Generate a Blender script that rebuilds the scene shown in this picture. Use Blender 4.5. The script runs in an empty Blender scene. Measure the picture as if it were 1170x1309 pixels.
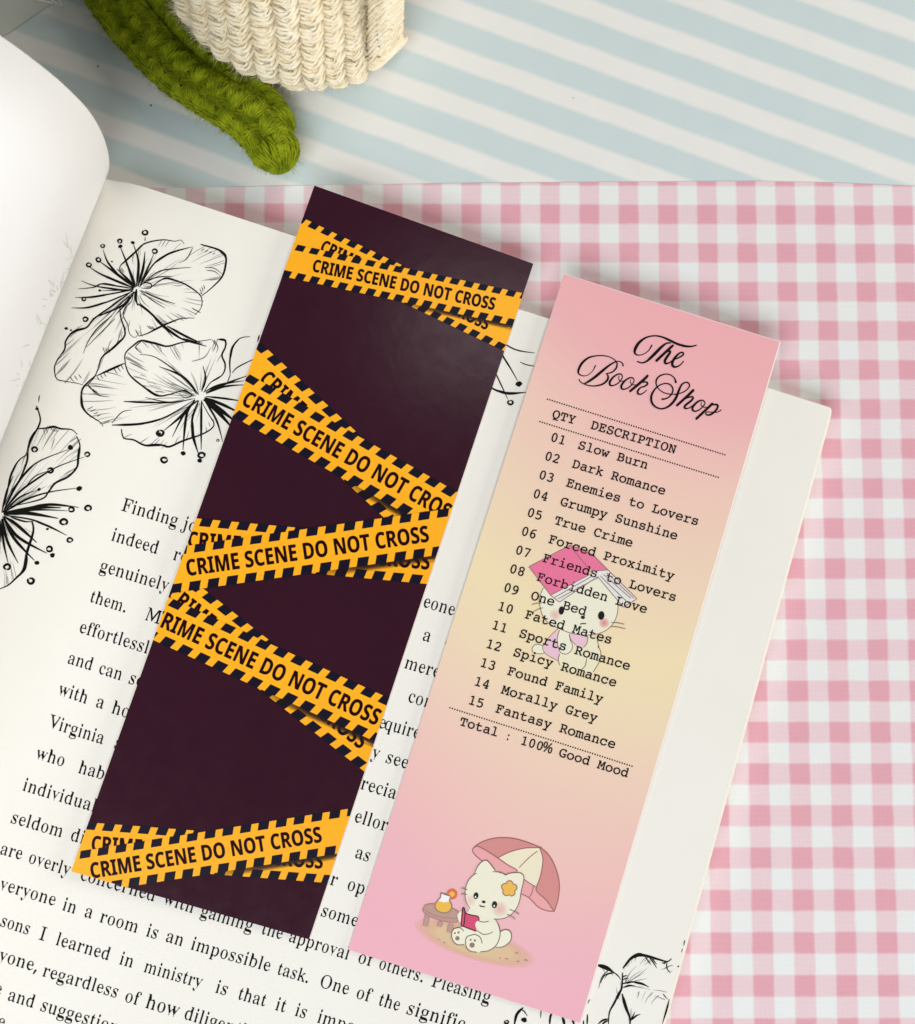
# Two bookmarks on an open book, a gingham sheet, a striped tabletop and a crocheted flower.
# All lengths below are millimetres; S turns them into metres.
import bpy, bmesh, math, random
from mathutils import Vector, Matrix, geometry, noise

S = 0.001
scene = bpy.context.scene
COL = scene.collection

# ------------------------------------------------------------------ camera
F_PX, W_PX, H_PX = 1500.0, 1170.0, 1309.0
CAM = Vector((-22.7722, -90.1746, 254.8326))
R3 = Matrix(((9.99963601e-01, 7.08509857e-04, 8.50263853e-03),
             (-1.48060719e-03, 9.95836311e-01, 9.11474071e-02),
             (-8.40265735e-03, -9.11566785e-02, 9.95801112e-01)))
cam_data = bpy.data.cameras.new('camera')
cam_data.sensor_fit = 'HORIZONTAL'
cam_data.sensor_width = 36.0
cam_data.lens = 36.0 * F_PX / W_PX
cam_data.clip_start = 0.005
cam_data.clip_end = 50.0
cam_data.dof.use_dof = True
cam_data.dof.focus_distance = 0.248
cam_data.dof.aperture_fstop = 30.0
cam = bpy.data.objects.new('camera', cam_data)
COL.objects.link(cam)
cam.matrix_world = Matrix.Translation(CAM * S) @ R3.transposed().to_4x4()
scene.camera = cam

# ------------------------------------------------------------------ light
world = bpy.data.worlds.new('World')
scene.world = world
world.use_nodes = True
bg = world.node_tree.nodes['Background']
bg.inputs['Color'].default_value = (0.93, 0.97, 1.0, 1)
bg.inputs['Strength'].default_value = 0.15


def area_light(name, loc, target, size_x, size_y, power, color):
    d = bpy.data.lights.new(name, 'AREA')
    d.shape = 'RECTANGLE'
    d.size, d.size_y = size_x * S, size_y * S
    d.energy = power
    d.color = color
    o = bpy.data.objects.new(name, d)
    COL.objects.link(o)
    o.location = Vector(loc) * S
    o.rotation_euler = (Vector(target) - Vector(loc)).to_track_quat('-Z', 'Y').to_euler()
    return o


area_light('key_light', (390, 560, 620), (0, 0, 0), 500, 450, 2.1, (1.0, 0.915, 0.77))
area_light('ceiling_lamp', (100, 112, 650), (100, 108, 0), 170, 80, 0.095, (1.0, 0.93, 0.9))
area_light('window_light', (880, 30, 245), (-60, -60, 20), 500, 340, 4.6, (1.0, 0.975, 0.94))
area_light('room_light', (-280, -760, 790), (-50, -110, 0), 900, 560, 9.6, (0.93, 0.97, 1.0))

scene.view_settings.view_transform = 'Standard'
scene.view_settings.look = 'None'
scene.view_settings.exposure = 0.04
scene.view_settings.gamma = 1.0
scene.view_settings.use_curve_mapping = False

# ------------------------------------------------------------------ letter outlines (advance; contours)
GLYPHS = {
 'serif': {
  ',': '180;28,-87 47,-3 61,78 124,78 129,71 104,-8 71,-87',
  '.': '180;89,-9 74,-7 60,1 51,15 48,36 51,57 60,71 74,79 89,81 106,79 119,71 129,57 132,36 129,15 119,1 106,-7',
  'F': '404;27,0 27,17 63,23 87,34 96,53 97,84 96,375 95,405 85,423 60,433 26,439 26,455 394,455 394,320 377,320 369,357 355,385 344,406 318,420 275,428 230,431 183,429 163,421 159,398 161,247 190,247 236,253 264,270 274,301 284,347 290,347 290,118 285,118 274,168 264,200 236,218 189,224 161,224 160,81 163,43 171,31 192,24 245,17 245,0',
  'I': '261;25,0 25,17 58,23 86,32 96,49 97,75 97,387 97,412 88,427 58,435 25,439 25,455 232,455 232,439 201,435 171,427 161,412 161,387 160,77 162,44 169,34 187,26 234,17 234,0',
  'M': '634;44,0 44,17 51,22 70,32 72,50 75,79 102,382 98,416 90,426 70,432 45,439 45,455 163,455 296,142 449,455 587,455 587,439 572,433 545,423 536,405 539,378 538,85 540,43 547,31 562,23 605,17 605,0 408,0 408,17 451,25 467,32 474,44 477,83 476,399 288,0 291,0 127,389 105,80 109,48 111,30 131,20 139,17 139,0',
  'O': '525;261,-11 223,-6 179,7 142,29 112,58 87,93 67,134 55,179 51,228 55,276 67,321 87,362 112,397 142,426 180,448 225,462 265,466 303,462 347,448 384,427 414,399 438,364 458,323 470,277 475,228 470,179 458,134 438,93 414,58 383,29 345,7 300,-6|270,12 330,26 371,66 396,133 403,228 399,293 387,346 368,389 340,419 305,437 255,443 195,430 154,389 129,322 122,228 125,163 137,109 158,67 185,37 220,18',
  'P': '418;27,0 27,17 62,22 87,32 96,50 97,81 96,379 95,406 86,424 62,434 28,439 28,455 214,455 287,452 320,440 348,422 367,398 381,367 386,332 381,296 368,266 348,240 317,221 289,209 242,206 161,206 160,81 161,50 170,32 195,22 230,17 230,0|161,230 201,230 258,235 294,253 310,283 315,329 311,375 297,406 268,425 216,431 184,429 165,424 159,414 160,398',
  'V': '428;235,-13 69,381 47,420 30,432 -2,439 -2,455 199,455 199,439 143,432 130,423 127,410 137,378 236,143 348,377 355,409 361,423 351,432 327,439 327,455 413,455 413,439 414,436 400,427 395,411 382,383 230,-13',
  'a': '344;255,-10 238,-5 232,10 224,35 146,11 124,-4 95,-9 77,-4 70,11 55,34 41,63 44,91 57,115 76,136 129,164 217,190 217,241 214,266 204,282 182,292 148,296 118,293 98,286 91,274 97,257 106,231 102,215 96,202 95,194 77,191 66,194 60,203 53,218 50,236 53,259 62,278 85,295 111,308 126,316 162,318 207,312 247,292 262,271 271,244 274,210 271,62 273,40 288,34 320,42 311,28 288,7 273,-6|161,34 191,41 218,63 218,169 154,157 123,139 105,114 98,84 101,56 112,39',
  'b': '361;62,-11 62,388 61,414 56,428 41,436 34,439 34,455 119,455 162,279 185,301 199,314 221,318 244,313 259,299 283,276 308,245 319,208 323,166 318,118 305,75 284,40 258,13 222,-4 192,-10 172,-6 143,7 105,28 53,-11|183,14 214,18 235,30 248,49 261,95 264,160 261,213 250,251 229,273 191,280 155,277 136,270 125,257 119,242 119,69 123,38 138,20',
  'c': '293;156,-10 131,-5 111,11 83,35 60,68 44,106 39,150 43,196 56,237 78,271 108,297 145,313 175,319 205,314 238,298 255,275 262,245 259,228 253,215 253,207 236,204 225,209 216,225 212,251 212,261 212,271 209,286 196,294 165,297 133,290 112,269 99,235 93,187 98,123 117,76 136,55 164,42 204,38 239,47 271,72 276,60 232,21 189,-2',
  'd': '370;140,-10 117,-5 102,10 78,35 54,66 43,104 39,147 43,196 54,237 81,272 107,297 123,313 146,318 166,314 178,301 200,280 242,401 240,419 232,430 209,437 205,439 205,455 297,455 297,75 303,41 319,32 327,28 327,11 294,6 249,-10 195,39 173,12 162,-5|164,28 187,31 223,41 236,56 243,76 243,242 237,257 225,270 205,278 174,281 142,277 123,267 112,250 101,210 98,153 101,98 111,58 128,36',
  'e': '301;154,-10 128,-5 109,10 82,35 60,69 44,109 39,157 41,201 55,240 74,273 98,298 131,313 157,318 184,314 214,301 236,280 253,251 263,216 267,173 271,166 97,166 102,112 118,73 146,50 199,42 225,47 248,62 270,86 285,73 230,27 186,-1|98,192 217,192 217,215 214,252 206,277 191,292 155,297 122,286 104,255 98,203',
  'f': '214;45,0 45,16 61,22 71,35 72,73 71,277 46,277 46,310 71,310 71,353 75,386 84,413 101,436 139,457 174,465 200,460 228,446 243,425 248,400 245,381 238,367 239,358 224,355 208,358 208,365 202,376 200,391 207,420 208,426 209,433 203,441 180,443 150,440 136,430 129,390 129,310 173,310 173,277 129,277 128,65 129,40 137,26 161,18 169,16 169,0',
  'g': '327;146,-140 100,-136 60,-122 35,-100 26,-75 32,-54 47,-38 76,-26 55,-10 41,9 36,30 42,54 56,74 67,92 119,110 75,135 49,169 40,212 45,242 57,268 73,289 95,305 128,315 157,318 189,315 226,304 290,304 290,268 252,268 268,237 273,203 269,176 259,151 238,131 214,116 196,106 172,103 157,103 142,104 126,102 112,94 93,84 87,71 92,59 109,51 141,49 175,49 223,47 253,40 275,29 291,13 300,-9 304,-37 300,-67 296,-92 259,-113 206,-133|162,124 193,130 208,146 215,173 218,211 215,249 215,276 202,292 152,297 123,292 107,276 99,249 96,211 99,173 108,146 123,130|161,-116 209,-113 241,-104 257,-88 273,-66 270,-51 259,-41 236,-36 205,-34 88,-34 67,-52 61,-73 67,-89 84,-103 115,-113',
  'h': '381;48,0 48,16 50,19 66,26 72,37 72,56 72,399 71,417 66,429 51,437 45,440 45,455 129,455 174,267 201,295 218,313 243,318 266,312 279,292 295,258 311,212 311,56 311,38 316,26 331,19 333,16 333,0 232,0 232,16 216,16 244,21 253,34 255,56 254,217 248,258 237,268 203,271 154,262 129,235 128,56 134,26 147,19 150,16 150,0',
  'i': '198;101,362 88,366 81,376 73,393 70,412 73,432 81,449 89,460 101,463 113,460 120,449 128,432 132,412 128,393 120,376 113,366|48,0 48,16 50,19 66,26 72,37 72,56 72,252 66,285 51,291 46,293 46,310 129,310 128,56 134,26 147,19 150,16 150,0',
  'j': '210;106,363 94,367 87,378 79,394 75,414 79,434 87,450 94,461 106,465 118,461 126,450 134,434 138,414 134,394 126,378 118,367|36,-140 17,-138 5,-131 -14,-120 -31,-105 -38,-88 -40,-70 -37,-53 -31,-40 -32,-32 -15,-29 2,-31 2,-39 8,-51 10,-66 3,-87 -2,-103 5,-113 31,-117 64,-113 76,-100 83,-54 83,250 82,271 76,284 56,291 50,294 50,310 140,310 140,-21 137,-58 127,-87 107,-110 83,-127 65,-137',
  'k': '359;47,0 47,16 50,19 66,26 72,38 72,56 72,398 67,429 52,436 46,439 46,455 129,455 129,169 227,248 240,264 257,278 248,290 209,293 233,293 233,310 317,310 317,293 308,284 275,260 202,209 326,34 340,21 346,16 346,0 241,0 241,16 217,16 257,20 263,32 253,49 183,147 129,134 128,56 134,26 147,19 150,16 150,0',
  'l': '199;48,0 48,16 50,19 66,26 72,37 72,56 72,398 67,429 53,436 46,439 46,455 129,455 128,56 134,26 147,19 150,16 150,0',
  'm': '554;48,0 48,16 50,19 66,26 71,37 72,56 72,253 65,284 51,291 44,294 44,310 125,310 173,265 200,294 216,312 237,318 263,312 275,293 290,261 375,293 393,312 418,318 440,312 452,292 468,258 485,212 484,56 490,26 503,19 506,16 506,0 407,0 407,16 410,19 423,26 430,56 428,217 422,258 411,268 377,271 330,263 305,237 305,56 311,26 323,19 326,16 326,0 229,0 229,16 232,19 245,26 252,56 251,217 245,258 233,268 199,271 151,262 127,235 127,56 133,27 145,19 147,16 147,0',
  'n': '381;48,0 48,16 50,19 66,26 72,37 72,56 72,253 65,284 51,291 45,294 45,310 126,310 174,267 201,296 218,313 243,318 266,312 279,292 295,258 311,212 311,56 311,38 316,26 331,19 333,16 333,0 232,0 232,16 216,16 244,21 253,34 255,56 254,217 248,258 237,268 193,271 154,262 129,235 128,56 134,26 147,19 150,16 150,0',
  'o': '336;169,-10 138,-5 102,11 75,37 55,70 43,110 38,154 43,199 55,239 75,272 102,297 138,313 168,318 198,313 234,298 260,273 280,240 293,200 298,154 293,108 280,69 260,36 234,11 198,-5|164,11 205,18 225,39 236,81 239,154 236,227 223,271 204,292 173,299 131,292 112,271 101,227 98,154 100,82 112,39 132,18',
  'p': '371;47,-139 47,-124 63,-117 73,-101 72,-64 74,243 73,269 65,283 51,291 44,295 44,310 123,310 172,263 195,294 209,313 230,319 253,314 268,298 292,274 316,241 327,203 331,160 327,113 316,72 290,38 265,12 250,-5 227,-10 207,-5 194,9 172,32 128,-58 130,-99 136,-110 150,-118 167,-123 167,-139|202,28 239,36 258,59 268,99 272,154 269,208 260,248 250,265 231,275 199,278 179,273 142,259 127,235 127,69 140,46 158,33',
  'q': '364;205,-139 205,-123 211,-120 235,-114 242,-102 243,-83 201,29 177,8 163,-5 142,-9 118,-5 103,10 79,33 55,64 43,101 39,144 44,192 57,234 78,270 104,297 141,313 170,319 191,315 220,302 250,281 309,320 300,320 300,-83 300,-102 305,-113 320,-120 324,-123 324,-139|179,30 207,32 227,40 238,52 243,67 243,241 239,271 224,289 179,295 149,291 128,280 114,261 102,218 97,156 101,100 112,60 123,43 145,33',
  'r': '287;48,0 48,16 51,19 67,26 72,37 72,56 72,252 70,273 66,285 50,291 45,293 46,310 126,310 172,252 192,280 205,301 219,314 233,318 250,315 255,304 261,287 264,266 269,248 264,234 265,225 248,222 233,224 235,231 221,250 213,257 189,260 155,255 141,241 131,220 129,192 129,56 130,37 137,25 162,19 167,16 167,0',
  's': '288;151,-10 129,-6 94,6 73,9 60,4 51,-9 36,-9 36,105 53,105 66,68 78,39 103,21 140,15 169,18 189,27 200,40 205,58 196,84 169,105 126,130 101,148 84,169 71,193 60,220 58,259 84,291 117,312 141,319 166,316 199,308 206,306 213,305 223,308 230,319 244,319 244,222 228,222 215,254 204,277 182,291 149,296 123,294 106,286 96,274 92,259 93,244 101,232 133,212 173,189 196,172 211,151 223,127 235,95 237,51 211,18 177,-3',
  't': '228;124,-9 101,-4 93,10 80,36 68,71 68,279 50,279 50,300 103,369 129,424 133,424 133,310 178,310 178,279 125,279 125,82 130,51 139,43 168,40 189,49 206,75 222,66 181,24 148,-1',
  'u': '375;131,-10 108,-3 95,17 81,51 65,97 65,248 59,282 46,291 37,294 37,310 123,310 123,74 125,58 131,46 148,38 177,36 223,43 247,66 248,248 246,269 241,283 224,291 216,294 216,310 305,310 303,70 301,51 307,39 329,33 334,30 334,13 300,7 255,-10 202,40 183,19 169,3 152,-7',
  'v': '306;166,-10 62,248 42,281 31,290 27,293 27,310 134,310 134,294 156,294 113,290 107,276 110,268 165,122 236,253 241,272 244,284 231,292 224,294 224,310 285,310 285,295 283,289 278,279 236,243 136,-10',
  'w': '435;142,-10 37,265 27,284 19,293 19,310 109,310 109,293 98,289 92,276 95,266 100,253 147,127 230,235 221,266 210,288 198,295 198,310 293,310 293,293 281,288 274,276 277,269 274,262 312,141 382,256 387,275 380,289 374,295 374,310 427,310 427,295 433,292 425,284 389,258 282,-10 307,-10 203,197 120,-10',
  'y': '300;52,-140 38,-137 32,-125 19,-107 10,-84 12,-67 19,-53 18,-43 36,-40 51,-42 51,-49 56,-61 59,-76 58,-81 58,-87 61,-96 80,-99 99,-92 114,-74 129,-44 159,-5 56,251 46,275 37,287 7,293 25,293 25,310 132,310 132,293 116,289 109,284 107,275 109,267 113,257 166,119 230,241 236,260 238,274 244,284 238,289 222,293 222,310 280,310 280,293 287,290 277,281 236,242 139,-24 106,-96 89,-117 81,-131 71,-138',
 },
 'mono': {
  '%': '558;131,185 102,190 77,203 58,225 39,273 33,336 39,400 56,447 75,469 100,482 131,486 161,482 186,469 206,447 225,400 232,336 226,273 207,225 188,203 162,190|120,0 386,480 438,480 172,0|131,228 154,234 170,255 179,289 183,336 179,384 170,418 154,438 131,445 109,438 94,417 85,384 82,336 85,289 94,255 109,235|424,-7 395,-2 371,11 352,33 333,81 326,144 332,208 350,255 369,277 393,290 424,294 455,290 480,277 499,255 519,208 525,144 519,81 501,33 481,11 456,-2|424,36 447,42 463,63 473,97 476,144 473,191 463,225 447,245 424,252 402,245 387,225 378,191 375,144 378,97 387,63 402,42',
  '0': '404;202,-11 164,-4 131,16 104,48 84,91 72,145 68,207 72,270 84,323 104,367 131,399 164,418 202,424 241,418 274,398 300,366 320,323 332,269 336,207 332,144 320,91 300,47 273,15 241,-4|202,36 224,40 244,55 260,79 276,132 281,207 276,282 260,335 244,359 225,373 202,377 180,373 161,359 144,335 128,282 122,207 128,132 144,79 161,55 180,40',
  '1': '404;112,0 93,6 86,24 88,36 95,42 131,46 185,46 185,367 124,352 119,351 113,351 96,356 91,371 96,385 112,394 210,420 224,422 234,417 237,401 237,46 289,46 325,42 332,36 334,24 328,6 308,0',
  '2': '404;88,0 69,3 58,13 54,29 58,46 71,63 101,94 158,148 216,205 248,244 263,273 267,300 262,332 247,357 225,373 195,379 172,376 150,368 132,354 120,337 107,322 90,317 80,319 74,325 71,351 76,373 99,395 144,416 197,424 231,420 262,408 288,389 308,365 320,335 324,303 322,279 315,256 285,207 230,148 129,52 279,52 286,73 304,81 321,74 327,54 327,48 326,42 323,21 317,5 304,0',
  '3': '404;188,-11 156,-8 125,-2 99,9 78,21 65,36 60,50 67,67 85,73 102,68 151,47 190,40 226,45 254,62 272,88 278,120 273,151 257,175 230,191 193,197 169,202 164,220 168,236 180,242 217,248 236,256 252,269 262,287 265,308 260,337 246,359 224,374 197,379 165,373 139,361 120,349 104,344 89,350 83,365 87,378 100,392 145,415 173,422 201,424 233,421 262,410 286,394 304,372 316,346 320,317 312,277 290,246 253,226 288,211 313,187 329,157 334,120 329,83 315,51 293,25 264,6 229,-7',
  '4': '404;194,0 173,5 167,24 173,41 191,46 230,46 230,101 77,101 63,106 59,122 59,144 63,163 210,411 215,419 222,423 229,423 236,422 268,417 276,413 278,400 278,151 295,151 306,157 315,163 327,158 330,146 330,141 329,134 325,117 322,107 306,101 278,101 278,46 289,46 318,42 324,35 326,24 320,6 300,0|105,151 230,151 230,373',
  '5': '404;187,-11 134,-7 93,4 66,21 57,40 64,56 80,62 96,58 144,42 183,37 224,44 255,63 275,94 282,132 279,158 270,180 256,199 237,214 215,223 191,226 154,220 114,201 99,197 89,199 84,206 81,230 81,394 88,409 111,414 277,414 294,411 305,402 308,388 305,374 294,365 277,363 128,363 128,257 169,268 203,272 240,267 272,254 299,232 320,204 333,171 337,134 332,95 318,60 295,30 265,8 228,-6',
  '6': '404;210,-11 169,-5 134,13 106,41 85,79 72,124 68,177 74,248 94,308 125,357 167,394 218,417 277,424 318,420 326,414 329,402 327,392 320,385 281,381 241,376 205,362 175,338 151,305 134,264 124,215 150,240 179,256 211,261 245,256 274,242 299,221 319,194 331,161 335,126 331,88 319,55 300,27 275,7 244,-6|208,36 236,42 259,59 274,87 279,123 274,159 258,188 234,207 205,213 176,207 152,189 137,162 132,128 137,90 153,61 178,42',
  '7': '404;165,-6 154,-4 150,4 152,15 281,365 115,365 108,342 90,334 74,340 69,356 70,369 73,395 79,409 95,414 312,414 325,410 330,397 330,385 328,374 323,358 207,7 202,-4 193,-6',
  '8': '404;202,-11 164,-7 132,5 105,24 85,49 73,79 69,113 73,144 86,172 107,195 136,212 101,237 80,269 73,308 77,340 89,368 109,391 135,409 166,421 202,424 238,421 269,409 295,391 315,368 328,340 332,308 325,269 303,237 267,212 297,196 318,173 331,144 336,111 332,77 319,48 298,23 271,5 239,-7|202,234 233,240 258,255 273,279 279,309 274,337 258,360 234,376 202,381 171,376 147,361 131,338 126,308 131,279 147,255 171,240|202,35 235,40 260,56 277,80 282,111 277,143 260,167 234,183 202,188 170,183 144,168 128,143 122,111 128,81 144,57 169,40',
  '9': '404;121,-11 83,-7 75,0 72,11 74,22 82,29 120,33 160,38 195,52 225,75 249,108 267,149 277,198 251,173 222,158 191,153 157,158 128,171 102,192 83,219 71,252 66,287 71,326 83,360 102,387 128,407 157,420 191,424 231,419 266,401 295,373 316,335 329,289 334,236 327,166 308,106 277,57 234,20 182,-3|196,201 225,207 248,225 265,252 270,286 265,321 249,351 225,371 193,377 165,372 142,354 127,327 122,291 127,254 143,226 167,207',
  ':': '180;89,278 74,281 60,289 51,303 48,324 51,345 60,359 74,367 89,369 106,367 119,359 129,345 132,324 129,303 119,289 106,281|89,-9 74,-7 60,1 51,15 48,36 51,57 60,71 74,79 89,81 106,79 119,71 129,57 132,36 129,15 119,1 106,-7',
  'B': '404;51,0 34,6 28,24 30,36 36,42 69,46 81,46 81,342 70,342 39,346 32,353 30,365 36,383 53,389 206,389 268,382 313,361 333,340 345,314 349,283 344,252 329,226 304,206 343,184 366,153 374,112 370,83 359,56 340,33 314,15 276,4 222,0|132,221 201,221 241,225 270,235 287,254 292,281 287,308 272,327 248,338 214,342 132,342|132,46 205,46 259,50 293,62 311,83 317,113 314,137 305,155 290,167 256,177 208,181 132,181',
  'C': '404;213,-10 163,-4 118,16 80,47 51,88 32,137 26,194 32,250 51,300 80,341 119,373 164,393 214,400 257,394 306,378 315,390 330,394 346,391 353,381 354,349 355,280 351,260 344,255 332,254 313,259 307,270 302,291 292,317 273,337 247,351 214,355 178,350 146,336 121,312 101,280 90,241 86,194 90,151 102,114 122,83 148,60 180,46 216,41 251,45 286,59 320,81 339,89 357,83 363,66 360,55 350,43 315,18 266,-2',
  'D': '404;170,-1 160,-1 146,-1 134,0 125,0 57,0 39,6 33,24 35,35 40,42 64,46 73,46 73,342 64,342 40,347 35,354 33,365 35,379 43,385 72,389 196,389 247,383 291,365 327,336 353,297 369,249 375,194 369,138 350,88 321,48 285,21 236,4|165,44 214,48 253,60 283,80 304,108 316,146 320,194 316,242 303,279 282,308 252,327 212,339 162,343 143,343 124,342 124,46',
  'E': '404;46,0 28,6 22,24 24,36 31,43 62,46 83,46 83,342 62,342 31,346 24,353 22,365 25,379 32,385 62,389 332,389 350,382 355,363 355,285 351,263 344,257 332,255 321,257 314,262 309,284 309,342 134,342 134,231 220,231 220,248 224,273 231,278 241,280 252,278 258,271 262,241 262,180 258,150 252,144 241,142 231,144 224,150 220,182 220,191 134,191 134,46 309,46 309,99 313,130 320,137 332,139 344,137 351,131 355,107 355,24 350,6 332,0',
  'F': '404;54,0 37,6 31,24 37,42 59,46 91,46 91,342 57,342 37,348 31,365 37,383 54,389 344,389 361,382 367,363 367,278 361,261 344,255 333,257 325,262 320,284 320,342 142,342 142,231 229,231 229,240 233,271 239,278 250,280 265,274 270,254 270,171 266,148 260,143 250,142 239,144 233,150 229,182 229,191 142,191 142,46 212,46 232,41 238,24 233,6 216,0',
  'G': '404;219,-10 164,-4 116,15 77,46 47,86 29,136 23,194 29,250 47,300 76,341 114,373 159,393 211,400 256,395 302,379 312,392 326,396 340,393 348,385 352,344 352,300 347,277 339,272 327,271 321,271 315,272 300,298 288,319 268,338 242,351 211,355 175,351 144,337 118,314 98,282 87,242 83,194 87,150 100,111 122,79 150,55 185,41 224,36 264,41 306,56 306,134 224,134 210,140 206,156 210,173 226,177 368,177 381,172 385,156 379,139 360,134 356,134 356,35 351,19 338,13 310,2 269,-7',
  'I': '404;87,0 69,6 63,24 65,36 72,43 103,46 176,46 176,342 103,342 72,346 65,353 63,365 66,379 73,385 103,389 317,389 335,383 341,365 339,353 333,346 302,342 228,342 228,46 302,46 332,43 339,36 341,24 339,11 333,4 302,0',
  'L': '404;43,0 25,6 19,24 22,36 28,43 58,46 99,46 99,342 58,342 28,346 22,353 19,365 22,379 29,385 58,389 222,389 240,383 246,365 244,353 237,346 206,342 151,342 151,46 326,46 326,132 330,163 337,169 349,171 362,169 369,163 373,132 373,24 367,6 349,0',
  'M': '404;28,0 10,6 5,24 7,35 12,42 37,46 48,46 57,345 52,345 27,349 22,356 20,367 26,383 42,389 95,389 118,383 131,367 203,161 273,367 286,383 308,389 363,389 379,383 384,367 382,356 377,349 353,345 347,345 357,46 367,46 392,42 398,35 400,24 394,6 377,0 285,0 260,4 254,11 252,24 254,35 261,42 291,46 306,46 298,328 234,140 222,121 200,116 179,121 167,140 101,328 95,46 118,46 144,42 150,35 152,24 151,11 145,4 120,0',
  'N': '404;316,-5 299,-3 287,13 113,314 113,46 153,46 179,42 185,35 187,24 184,11 178,4 148,0 51,0 33,6 28,24 29,35 35,42 60,46 66,46 66,342 25,346 15,353 11,365 14,378 23,385 68,389 97,389 119,385 133,368 298,83 298,342 262,342 243,344 232,352 228,365 230,378 237,385 264,389 358,389 376,383 381,365 380,354 374,347 349,342 344,342 344,11 338,-3 320,-5',
  'O': '404;202,-10 154,-3 111,16 75,48 48,89 31,139 25,195 31,252 48,302 75,343 111,374 154,393 202,400 250,393 293,374 329,343 356,302 374,252 379,195 374,137 356,87 329,46 293,15 250,-4|202,36 235,41 264,54 288,77 306,108 317,147 320,195 317,242 306,281 288,313 264,335 235,349 202,353 168,349 140,335 116,313 98,281 87,242 84,195 88,147 98,108 117,77 141,54 169,41',
  'P': '404;52,0 35,6 30,24 35,41 53,46 95,46 95,342 73,342 39,346 32,353 30,365 35,383 52,389 204,389 275,381 326,358 357,320 367,267 357,214 326,177 275,154 204,146 147,146 147,46 216,46 232,44 242,36 246,24 244,11 238,4 213,0|147,189 208,189 253,194 285,209 304,232 311,266 304,299 285,323 253,337 208,342 147,342',
  'Q': '404;117,-86 102,-78 95,-62 99,-52 110,-39 128,-22 150,1 115,16 84,40 59,71 40,108 29,150 25,195 31,250 48,300 76,341 112,373 154,393 202,400 250,393 293,373 329,341 356,300 374,250 379,195 374,138 357,88 329,48 293,18 250,-1 200,-7 189,-7 179,-6 144,-40 183,-29 225,-25 243,-27 267,-32 302,-40 327,-34 347,-28 360,-35 366,-52 356,-66 332,-79 304,-84 252,-73 199,-62 167,-67 130,-82 124,-85|202,37 235,42 264,56 288,80 306,111 317,150 320,195 317,241 306,280 288,311 264,335 236,349 202,353 169,349 141,334 117,311 98,279 88,240 84,195 88,149 98,110 117,79 141,55 169,42',
  'R': '404;43,0 26,6 20,24 27,42 48,46 78,46 78,345 47,345 27,350 20,367 26,383 43,389 181,389 259,383 284,376 303,366 329,336 341,308 345,277 340,242 323,212 295,189 258,175 274,163 286,147 352,46 363,46 387,42 392,35 394,24 389,6 371,0 335,0 324,2 316,7 304,24 282,55 258,92 236,124 220,147 206,160 191,166 172,169 129,169 129,46 151,46 178,42 184,35 186,24 184,11 178,4 153,0|129,212 197,212 237,216 266,229 283,249 289,278 283,307 266,328 238,340 199,345 129,345',
  'S': '404;80,-13 66,-10 56,2 52,21 50,50 48,79 48,97 48,103 53,125 61,130 73,132 92,124 102,102 113,75 135,53 166,39 205,34 244,39 275,55 294,78 300,105 293,136 272,156 236,167 188,174 131,187 90,208 72,227 61,252 58,282 62,313 76,342 98,365 128,384 163,396 203,400 242,395 286,381 291,394 307,398 325,394 332,385 338,304 338,301 332,283 314,277 297,283 287,302 277,324 258,341 232,352 200,355 164,350 135,336 117,313 111,285 119,256 144,237 186,226 238,219 289,207 325,185 347,153 354,111 349,78 336,49 314,24 283,5 246,-6 203,-10 155,-4 106,13 99,-8',
  'T': '404;110,0 93,6 87,24 94,42 116,46 176,46 176,342 82,342 79,257 75,226 67,220 54,218 40,221 33,230 31,244 35,366 41,383 60,389 345,389 363,383 369,366 373,242 368,224 351,218 337,220 330,226 325,257 322,342 228,342 228,46 291,46 310,41 317,24 311,6 294,0',
  'Y': '404;122,0 95,4 89,11 87,24 89,36 96,43 127,46 175,46 175,155 65,342 60,342 33,347 27,354 26,365 28,379 35,385 65,389 140,389 166,385 171,378 173,365 171,354 164,347 136,342 125,342 204,199 287,342 273,342 248,347 243,354 241,365 243,378 248,385 277,389 338,389 368,385 375,378 377,365 375,354 369,347 343,342 338,342 226,150 226,46 274,46 305,43 311,36 314,24 312,11 306,4 278,0',
  'a': '404;154,-8 109,-1 75,19 52,50 45,90 49,122 63,149 85,170 132,192 197,199 235,196 275,189 275,191 270,223 256,246 233,260 201,265 174,261 143,251 117,241 102,237 87,244 80,263 89,281 116,297 155,307 202,311 241,308 272,298 295,283 312,260 322,231 325,195 325,46 342,46 372,42 379,36 381,24 374,6 355,0 303,0 288,5 280,21 277,42 238,14 197,-3|162,42 189,45 216,52 239,64 258,78 271,94 275,109 275,145 240,154 206,156 159,152 125,139 104,119 97,93 102,74 115,57 136,46',
  'b': '404;224,-6 183,-1 148,16 122,43 122,17 119,4 109,0 49,0 29,6 23,24 25,35 32,42 61,46 68,46 68,382 44,383 32,388 26,395 23,406 29,423 49,429 99,429 113,426 118,416 118,256 146,282 182,298 226,303 268,298 305,282 336,258 359,226 374,189 379,148 374,107 359,70 334,39 303,14 266,-1|220,46 261,53 294,75 316,108 323,150 320,179 310,204 294,225 273,241 248,252 220,255 191,252 166,241 145,225 129,204 119,179 116,150 119,122 129,97 144,76 165,59 190,49',
  'c': '404;198,-8 153,-3 113,13 79,38 54,71 38,109 32,151 38,195 54,233 79,266 113,290 153,306 197,311 246,304 301,283 301,285 307,300 326,306 339,303 346,296 350,265 350,204 344,186 325,180 310,185 299,199 275,232 261,244 243,253 204,260 172,256 144,246 121,229 104,207 93,181 89,152 93,120 103,94 120,71 156,49 201,41 237,46 271,61 304,85 315,92 328,95 345,88 351,72 348,59 338,46 303,19 254,0',
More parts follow.
